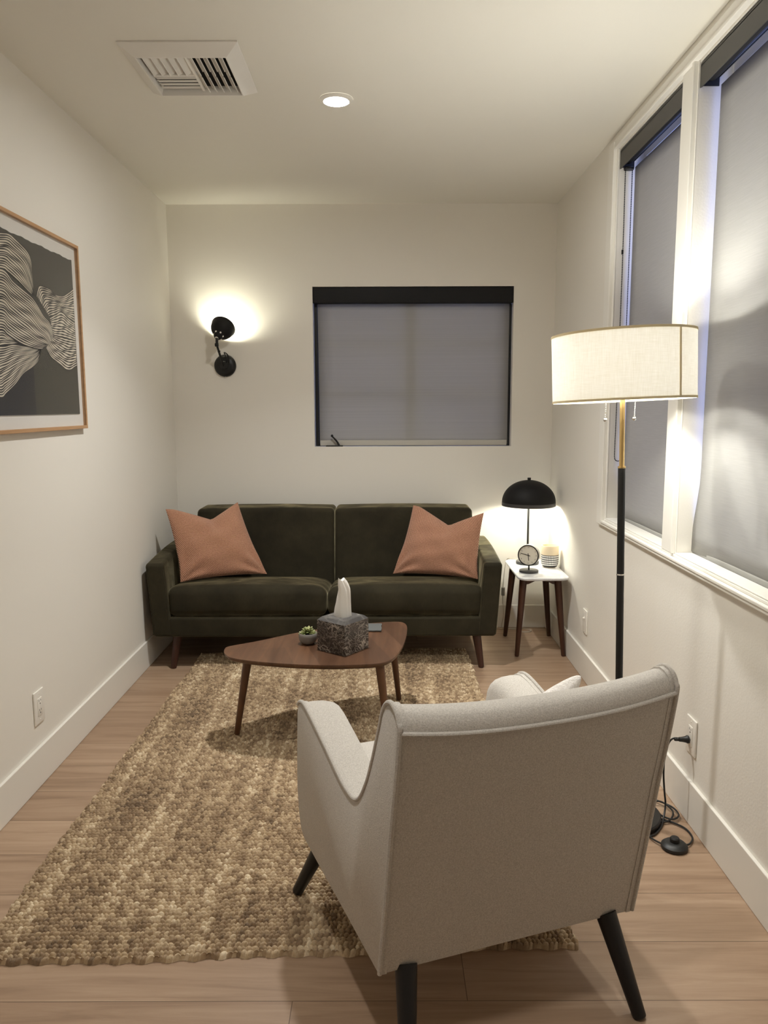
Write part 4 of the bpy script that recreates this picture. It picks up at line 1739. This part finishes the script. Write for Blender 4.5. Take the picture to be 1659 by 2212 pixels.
def cup():
    t = thing('ceramic_cup', 'cream ceramic cup with rows of white dashes on its dark lower half', 'cup', (.953, 4.372, ST + .0005))
    R, H = .0500, .126
    out = [(.032, 0), (.040, .004), (.046, .015), (.0485, .030), (R - .0005, .055), (R, H - .002), (R - .001, H), (R - .004, H), (R - .0052, H - .004), (R - .0055, .055), (.043, .018), (0, .012)]
    MB().lathe(out, 48).build('cup_body', M['cream_ceramic'], t)
    MB().lathe([(.0325, .0003), (.0405, .0043), (.0466, .0153), (.0491, .0303), (.0501, .055), (.0503, .0735), (.0497, .0735), (.0485, .030), (.046, .015), (.032, .001)], 48).build('glaze_band', M['dark_glaze'], t, label='dark glazed lower half')
    m = MB()
    for (z, r) in ((.066, .0505), (.0535, .0504), (.041, .0499), (.029, .0494), (.0175, .0481)):
        for k in range(34):
            a = 2 * PI * k / 34
            Tm = Matrix.Rotation(a, 4, 'Z') @ Matrix.Translation((r, 0, z))
            if z < .02:
                Tm = Tm @ Matrix.Rotation(math.radians(12), 4, 'Y')
            m.box(-.0003, .0003, -.0036, .0036, -.0037, .0037, Tm)
    m.build('dash_marks', M['white_glaze'], t, smooth=0, label='rows of white dashes')


cup()


# ------------------------------------------------------------------ floor lamp
def floor_lamp():
    bx, by = .787, 2.452
    t = thing('floor_lamp', 'tall black and brass floor lamp with white drum shade beside the windows', 'floor lamp', (bx, by, 0))
    lean = -.0262           # the pole leans a touch to the left
    def X(z):
        return lean * z
    MB().lathe([(.135, .0005), (.140, .004), (.140, .018), (.136, .022), (.02, .024), (0, .024)], 56).build('base', M['black'], t)
    def seg(name, z0, z1, r, mat, label=None):
        MB().tube([(X(z0), 0, z0), (X((z0 + z1) / 2), 0, (z0 + z1) / 2), (X(z1), 0, z1)], r, 20).build(name, mat, t, label=label)
    seg('lower_pole', .023, .836, .0117, M['black'])
    seg('pole_ring', .836, .841, .0122, M['chrome'], 'thin chrome ring')
    seg('middle_pole', .841, 1.184, .0117, M['black'])
    seg('pole_ring', 1.184, 1.190, .0122, M['brass'], 'thin brass ring')
    seg('upper_pole', 1.190, 1.520, .0082, M['brass'], 'brass upper pole')
    zc = 1.50
    c = Vector((X(zc), 0, zc))
    tilt = Matrix.Translation(c) @ Matrix.Rotation(math.radians(-2.2), 4, 'Y') @ Matrix.Rotation(math.radians(-1.2), 4, 'X')
    R, h0, h1 = .2175, -.104, .104
    m = MB()
    n = 72
    m.lathe([(R, h0), (R, -.05), (R, 0), (R, .05), (R, h1), (R - .0016, h1), (R - .0016, .05), (R - .0016, 0), (R - .0016, -.05), (R - .0016, h0)], n, tilt, closed=True)
    sh = m.build('drum_shade', M['linen'], t, smooth=40, label='white linen drum shade')
    for z in (h0 + .003, h1 - .003):
        m = MB()
        m.lathe([(R + .0010, z - .0035), (R + .0010, z + .0035), (R - .0022, z + .0035), (R - .0022, z - .0035)], n, tilt, closed=True)
        m.build('rim_tape', M['linen_trim'], sh)
    m = MB()
    a = math.radians(-60)
    m.box(R - .0002, R + .0013, -.0035, .0035, h0 + .001, h1 - .001, tilt @ Matrix.Rotation(a, 4, 'Z'))
    m.build('shade_seam', M['linen_trim'], sh)
    m = MB()
    for k in range(3):
        an = 2 * PI * k / 3 + .4
        m.tube([tilt @ Vector((0, 0, .075)), tilt @ Vector(((R - .002) * math.cos(an), (R - .002) * math.sin(an), .095))], .0015, 6)
    m.build('shade_spider', M['chrome'], sh)
    # two sockets with bulbs and pull chains
    m = MB()
    for sx in (-1, 1):
        p = c + Vector((sx * .028, 0, -.012))
        q = c + Vector((sx * .096, 0, .002))
        m.tube([c + Vector((0, 0, -.02)), p, q], [.008, .014, .016], 14)
    m.build('socket_cluster', M['brass'], t)
    for sx in (-1, 1):
        MB().ball(tuple(c + Vector((sx * .128, 0, .010))), .030, 16).build('bulb', M['bulb_floor'], t)
    for (dx, dy, zb) in ((-.052, -.02, 1.341), (.037, -.025, 1.345)):
        m = MB()
        x0 = c.x + dx
        z = zc - .016
        pts = [(x0 - .003 * k / 26, dy, z + (zb - z) * k / 26) for k in range(27)]
        for p in pts:
            m.ball(p, .0020, 6)
        m.tube(pts, .0008, 5)
        m.ball((pts[-1][0], dy, zb - .004), .0062, 14)
        m.build('pull_chain', M['chrome'], t)
    # flex with foot switch and plug
    def L(p):
        return (p[0] - bx, p[1] - by, p[2])
    path = [(1.003, 2.440, .279), (.985, 2.441, .281), (.962, 2.444, .281), (.948, 2.449, .262), (.938, 2.452, .215), (.937, 2.452, .15), (.942, 2.450, .09), (.946, 2.446, .045), (.930, 2.415, .014), (.905, 2.370, .006), (.865, 2.325, .005),
            (.842, 2.335, .005), (.865, 2.420, .007), (.905, 2.500, .012), (.955, 2.520, .016), (.975, 2.455, .016), (.945, 2.405, .010), (.900, 2.395, .009), (.855, 2.360, .010), (.850, 2.310, .008), (.872, 2.268, .010), (.888, 2.262, .012)]
    flex = MB().tube(catmull([L(p) for p in path], 9), .0031, 8).build('flex', M['dark_plastic'], t, label='black flex looped on the floor')
    path2 = [(.928, 2.262, .012), (.958, 2.268, .008), (.985, 2.310, .006), (.982, 2.365, .006), (.950, 2.405, .006), (.905, 2.440, .006), (.880, 2.505, .010), (.915, 2.560, .010), (.980, 2.500, .012), (.990, 2.440, .012), (.960, 2.410, .012), (.930, 2.430, .013), (.925, 2.470, .012), (.905, 2.490, .012)]
    MB().tube(catmull([L(p) for p in path2], 9), .0031, 8).build('flex', M['dark_plastic'], t, label='black flex looped on the floor')
    p = L((.908, 2.258, .0005))
    m = MB()
    m.lathe([(.037, 0), (.041, .004), (.040, .012), (.032, .019), (.022, .022), (0, .023)], 36, Matrix.Translation(p))
    sw = m.build('foot_switch', M['dark_plastic'], flex)
    MB().lathe([(.0145, .021), (.0145, .034), (.012, .037), (0, .0375)], 24, Matrix.Translation(p)).build('switch_button', M['dark_plastic'], flex)
    sw.parent = t
    m = MB()
    q = Vector(L((1.0085, 2.440, .279)))
    Tm = Matrix.Translation(q) @ Matrix.Rotation(-PI / 2, 4, 'Y')
    m.lathe([(.013, 0), (.0135, .004), (.011, .008), (.0085, .020), (.0075, .030), (.005, .032), (.0062, .034), (.005, .037), (.006, .040), (.0045, .046), (0, .047)], 18, Tm)
    m.build('plug', M['dark_plastic'], t)


floor_lamp()


# ------------------------------------------------------------------ armchair
CH_A = math.radians(19.2)
def armchair():
    W_ = .632
    r = Vector((math.cos(CH_A), math.sin(CH_A), 0))
    f = Vector((-math.sin(CH_A), math.cos(CH_A), 0))
    o0 = Vector((-.016, 1.465, 0))
    loc = o0 + r * (W_ / 2) + f * .28
    t = thing('armchair', 'oatmeal upholstered armchair with black legs seen from behind', 'armchair', tuple(loc), CH_A)
    hw = W_ / 2
    Y0 = -.28                                   # local y of the back's lower edge
    # side outline (distance forward of the back's foot, height)
    side = [(0, .200), (.20, .194), (.40, .187), (.60, .182), (.637, .196), (.660, .235), (.676, .305), (.675, .36), (.672, .434), (.664, .530), (.655, .556), (.636, .571), (.60, .580), (.55, .576), (.47, .561), (.39, .545), (.33, .531), (.277, .519), (.23, .512), (.188, .511), (.158, .515), (.132, .527), (.110, .546), (.090, .571), (.066, .607), (.044, .649), (.028, .682), (.015, .712), (0, .744), (-.013, .776), (-.026, .798), (-.042, .812), (-.060, .818), (-.077, .815), (-.090, .807), (-.099, .792), (-.103, .774), (-.085, .665), (-.063, .554), (-.032, .375)]
    side = [(a if a < .1 else .1 + (a - .1) * .95, z + .004 * max(0, a) / .65) for a, z in side]
    P = [(Y0 + a, z) for a, z in side]

    def splay(m):
        # the sides open out a little towards the front
        m.v = [(x + (.040 * (y - Y0) + .010 * (z - .2)) * x / hw + .016 * (z - .2), y, z) for x, y, z in m.v]
        return m
    # --- arms with their side panels
    arm_objs = []
    for sg in (-1, 1):
        m = MB()
        # thin full-height side panel
        secs = []
        for (dx, k) in ((0, .006), (.002, .0025), (.006, .0), (.018, .0)):
            cxp = sum(p[0] for p in P) / len(P)
            sec = []
            for i, (y, z) in enumerate(P):
                a, b = P[i - 1], P[(i + 1) % len(P)]
                d = Vector((b[0] - a[0], b[1] - a[1])).normalized()
                nin = Vector((-d.y, d.x))
                sec.append((sg * (hw - dx), y + nin.x * k, z + nin.y * k))
            secs.append(sec)
        m.loft(secs)
        # padded arm behind it
        armp = [(a, z) for a, z in side if True]
        lo = [(a if a < .1 else .1 + (a - .1) * .95, z + .004 * max(0, a) / .65) for a, z in [(.05, .21), (.60, .195), (.636, .205), (.656, .24), (.672, .305), (.671, .36), (.668, .434), (.660, .528), (.652, .552), (.634, .567), (.60, .577), (.55, .574), (.47, .559), (.39, .543), (.33, .529), (.277, .517), (.23, .510), (.188, .509), (.158, .508), (.10, .50), (.05, .48)]]
        secs = []
        for (dx, dz, dy) in ((.004, 0, 0), (.035, .002, .0), (.060, .0, .0), (.080, -.006, -.002), (.094, -.018, -.006), (.103, -.038, -.014), (.106, -.062, -.02), (.106, -.10, -.02)):
            sec = []
            for (a, z) in lo:
                zz = z
                if z > .30:
                    zz = z + dz * min(1, (z - .30) / .2)
                aa = a + (dy if a > .62 else 0)
                sec.append((sg * (hw - dx), Y0 + aa, zz))
            secs.append(sec)
        m.loft(secs)
        o = splay(m).build('armrest', M['boucle'], t, smooth=45)
        arm_objs.append(o)
        # piping round the top of the side panel
        pp = [Vector((sg * (hw - .002), y, z)) for y, z in P[10:]] + [Vector((sg * (hw - .002), P[0][0] - .001, P[0][1] + .004))]
        splay(MB().tube(catmull(pp, 4), .0052, 10)).build('piping', M['boucle_dark'], o)
    # --- backrest: slab across the full width with a dip in its top edge
    prof = [(.045, .21), (.06, .35), (.055, .50), (.050, .60), (.038, .665), (.022, .706), (.010, .728), (-.002, .748), (-.013, .772), (-.026, .796), (-.042, .810), (-.060, .816), (-.077, .813), (-.090, .805), (-.098, .791), (-.1005, .774), (-.083, .665), (-.061, .554), (-.030, .375), (.002, .201)]
    secs = []
    NS = 26
    for i in range(NS + 1):
        s_ = i / NS
        x = -hw + .004 + (W_ - .008) * s_
        q = 1 - abs(2 * s_ - 1) ** 2.4
        sec = []
        for (a, z) in prof:
            k = max(0, (z - .50) / .316)
            z2 = z - .022 * q * k ** 1.5
            a2 = a - .010 * q * k * (1 if a < -.05 else .4) + .0
            if a > .0:
                a2 += .010 * q * max(0, 1 - abs(z - .48) / .25)
            sec.append((x, Y0 + a2, z2))
        secs.append(sec)
    bk = splay(MB().loft(secs)).build('backrest', M['boucle'], t, smooth=45)
    # piping along the upper back seam
    pts = []
    for i in range(NS + 1):
        s_ = i / NS
        q = 1 - abs(2 * s_ - 1) ** 2.4
        pts.append((-hw + .003 + (W_ - .006) * s_, Y0 - .1025 - .010 * q, .772 - .020 * q))
    splay(MB().tube(pts, .0052, 10)).build('piping', M['boucle_dark'], bk)
    # --- underframe and seat
    splay(MB().rbox(-hw + .012, hw - .012, Y0 + .03, Y0 + .595, .203, .30, .012, 2)).build('seat_frame', M['boucle'], t)
    def fn(x, y, z):
        fx = max(0, 1 - (x / (hw - .10)) ** 2)
        fy = max(0, 1 - ((y - .03) / .30) ** 2)
        return (x, y, z + (.014 * fx * fy if z > .38 else 0))
    splay(MB().rbox(-hw + .108, hw - .108, Y0 + .06, Y0 + .625, .301, .432, .030, 4, (10, 10, 2), fn)).build('seat_cushion', M['boucle'], t)
    # --- legs: the front pair stands on the rug
    for sg in (-1, 1):
        MB().dowel((sg * (hw - .030), Y0 + .53, .210), (sg * (hw + .040), Y0 + .602, RUGZ - .001), .0235, .0155, 20).build('leg', M['black_wood'], t)
        MB().dowel((sg * (hw - .066), Y0 + .012, .205), (sg * (hw - .034), Y0 - .086, .001), .0245, .0155, 20).build('leg', M['black_wood'], t)
    return t, r, f, o0


_t, cr_, cf_, co_ = armchair()


def CL(a, b, z):
    q = co_ + cr_ * a + cf_ * b
    return (q.x, q.y, z)


pillow('throw_pillow', 'fluffy white pillow on the armchair seat, its corner showing over the back', CL(.270, .145, .545), CL(.628, .196, .738), CL(.515, .275, .462), CL(.21, .205, .446), (.03, .0), .050, (M['fleece'], M['fleece']), (-.3, 1, .1), corner=.10, puff=.35)
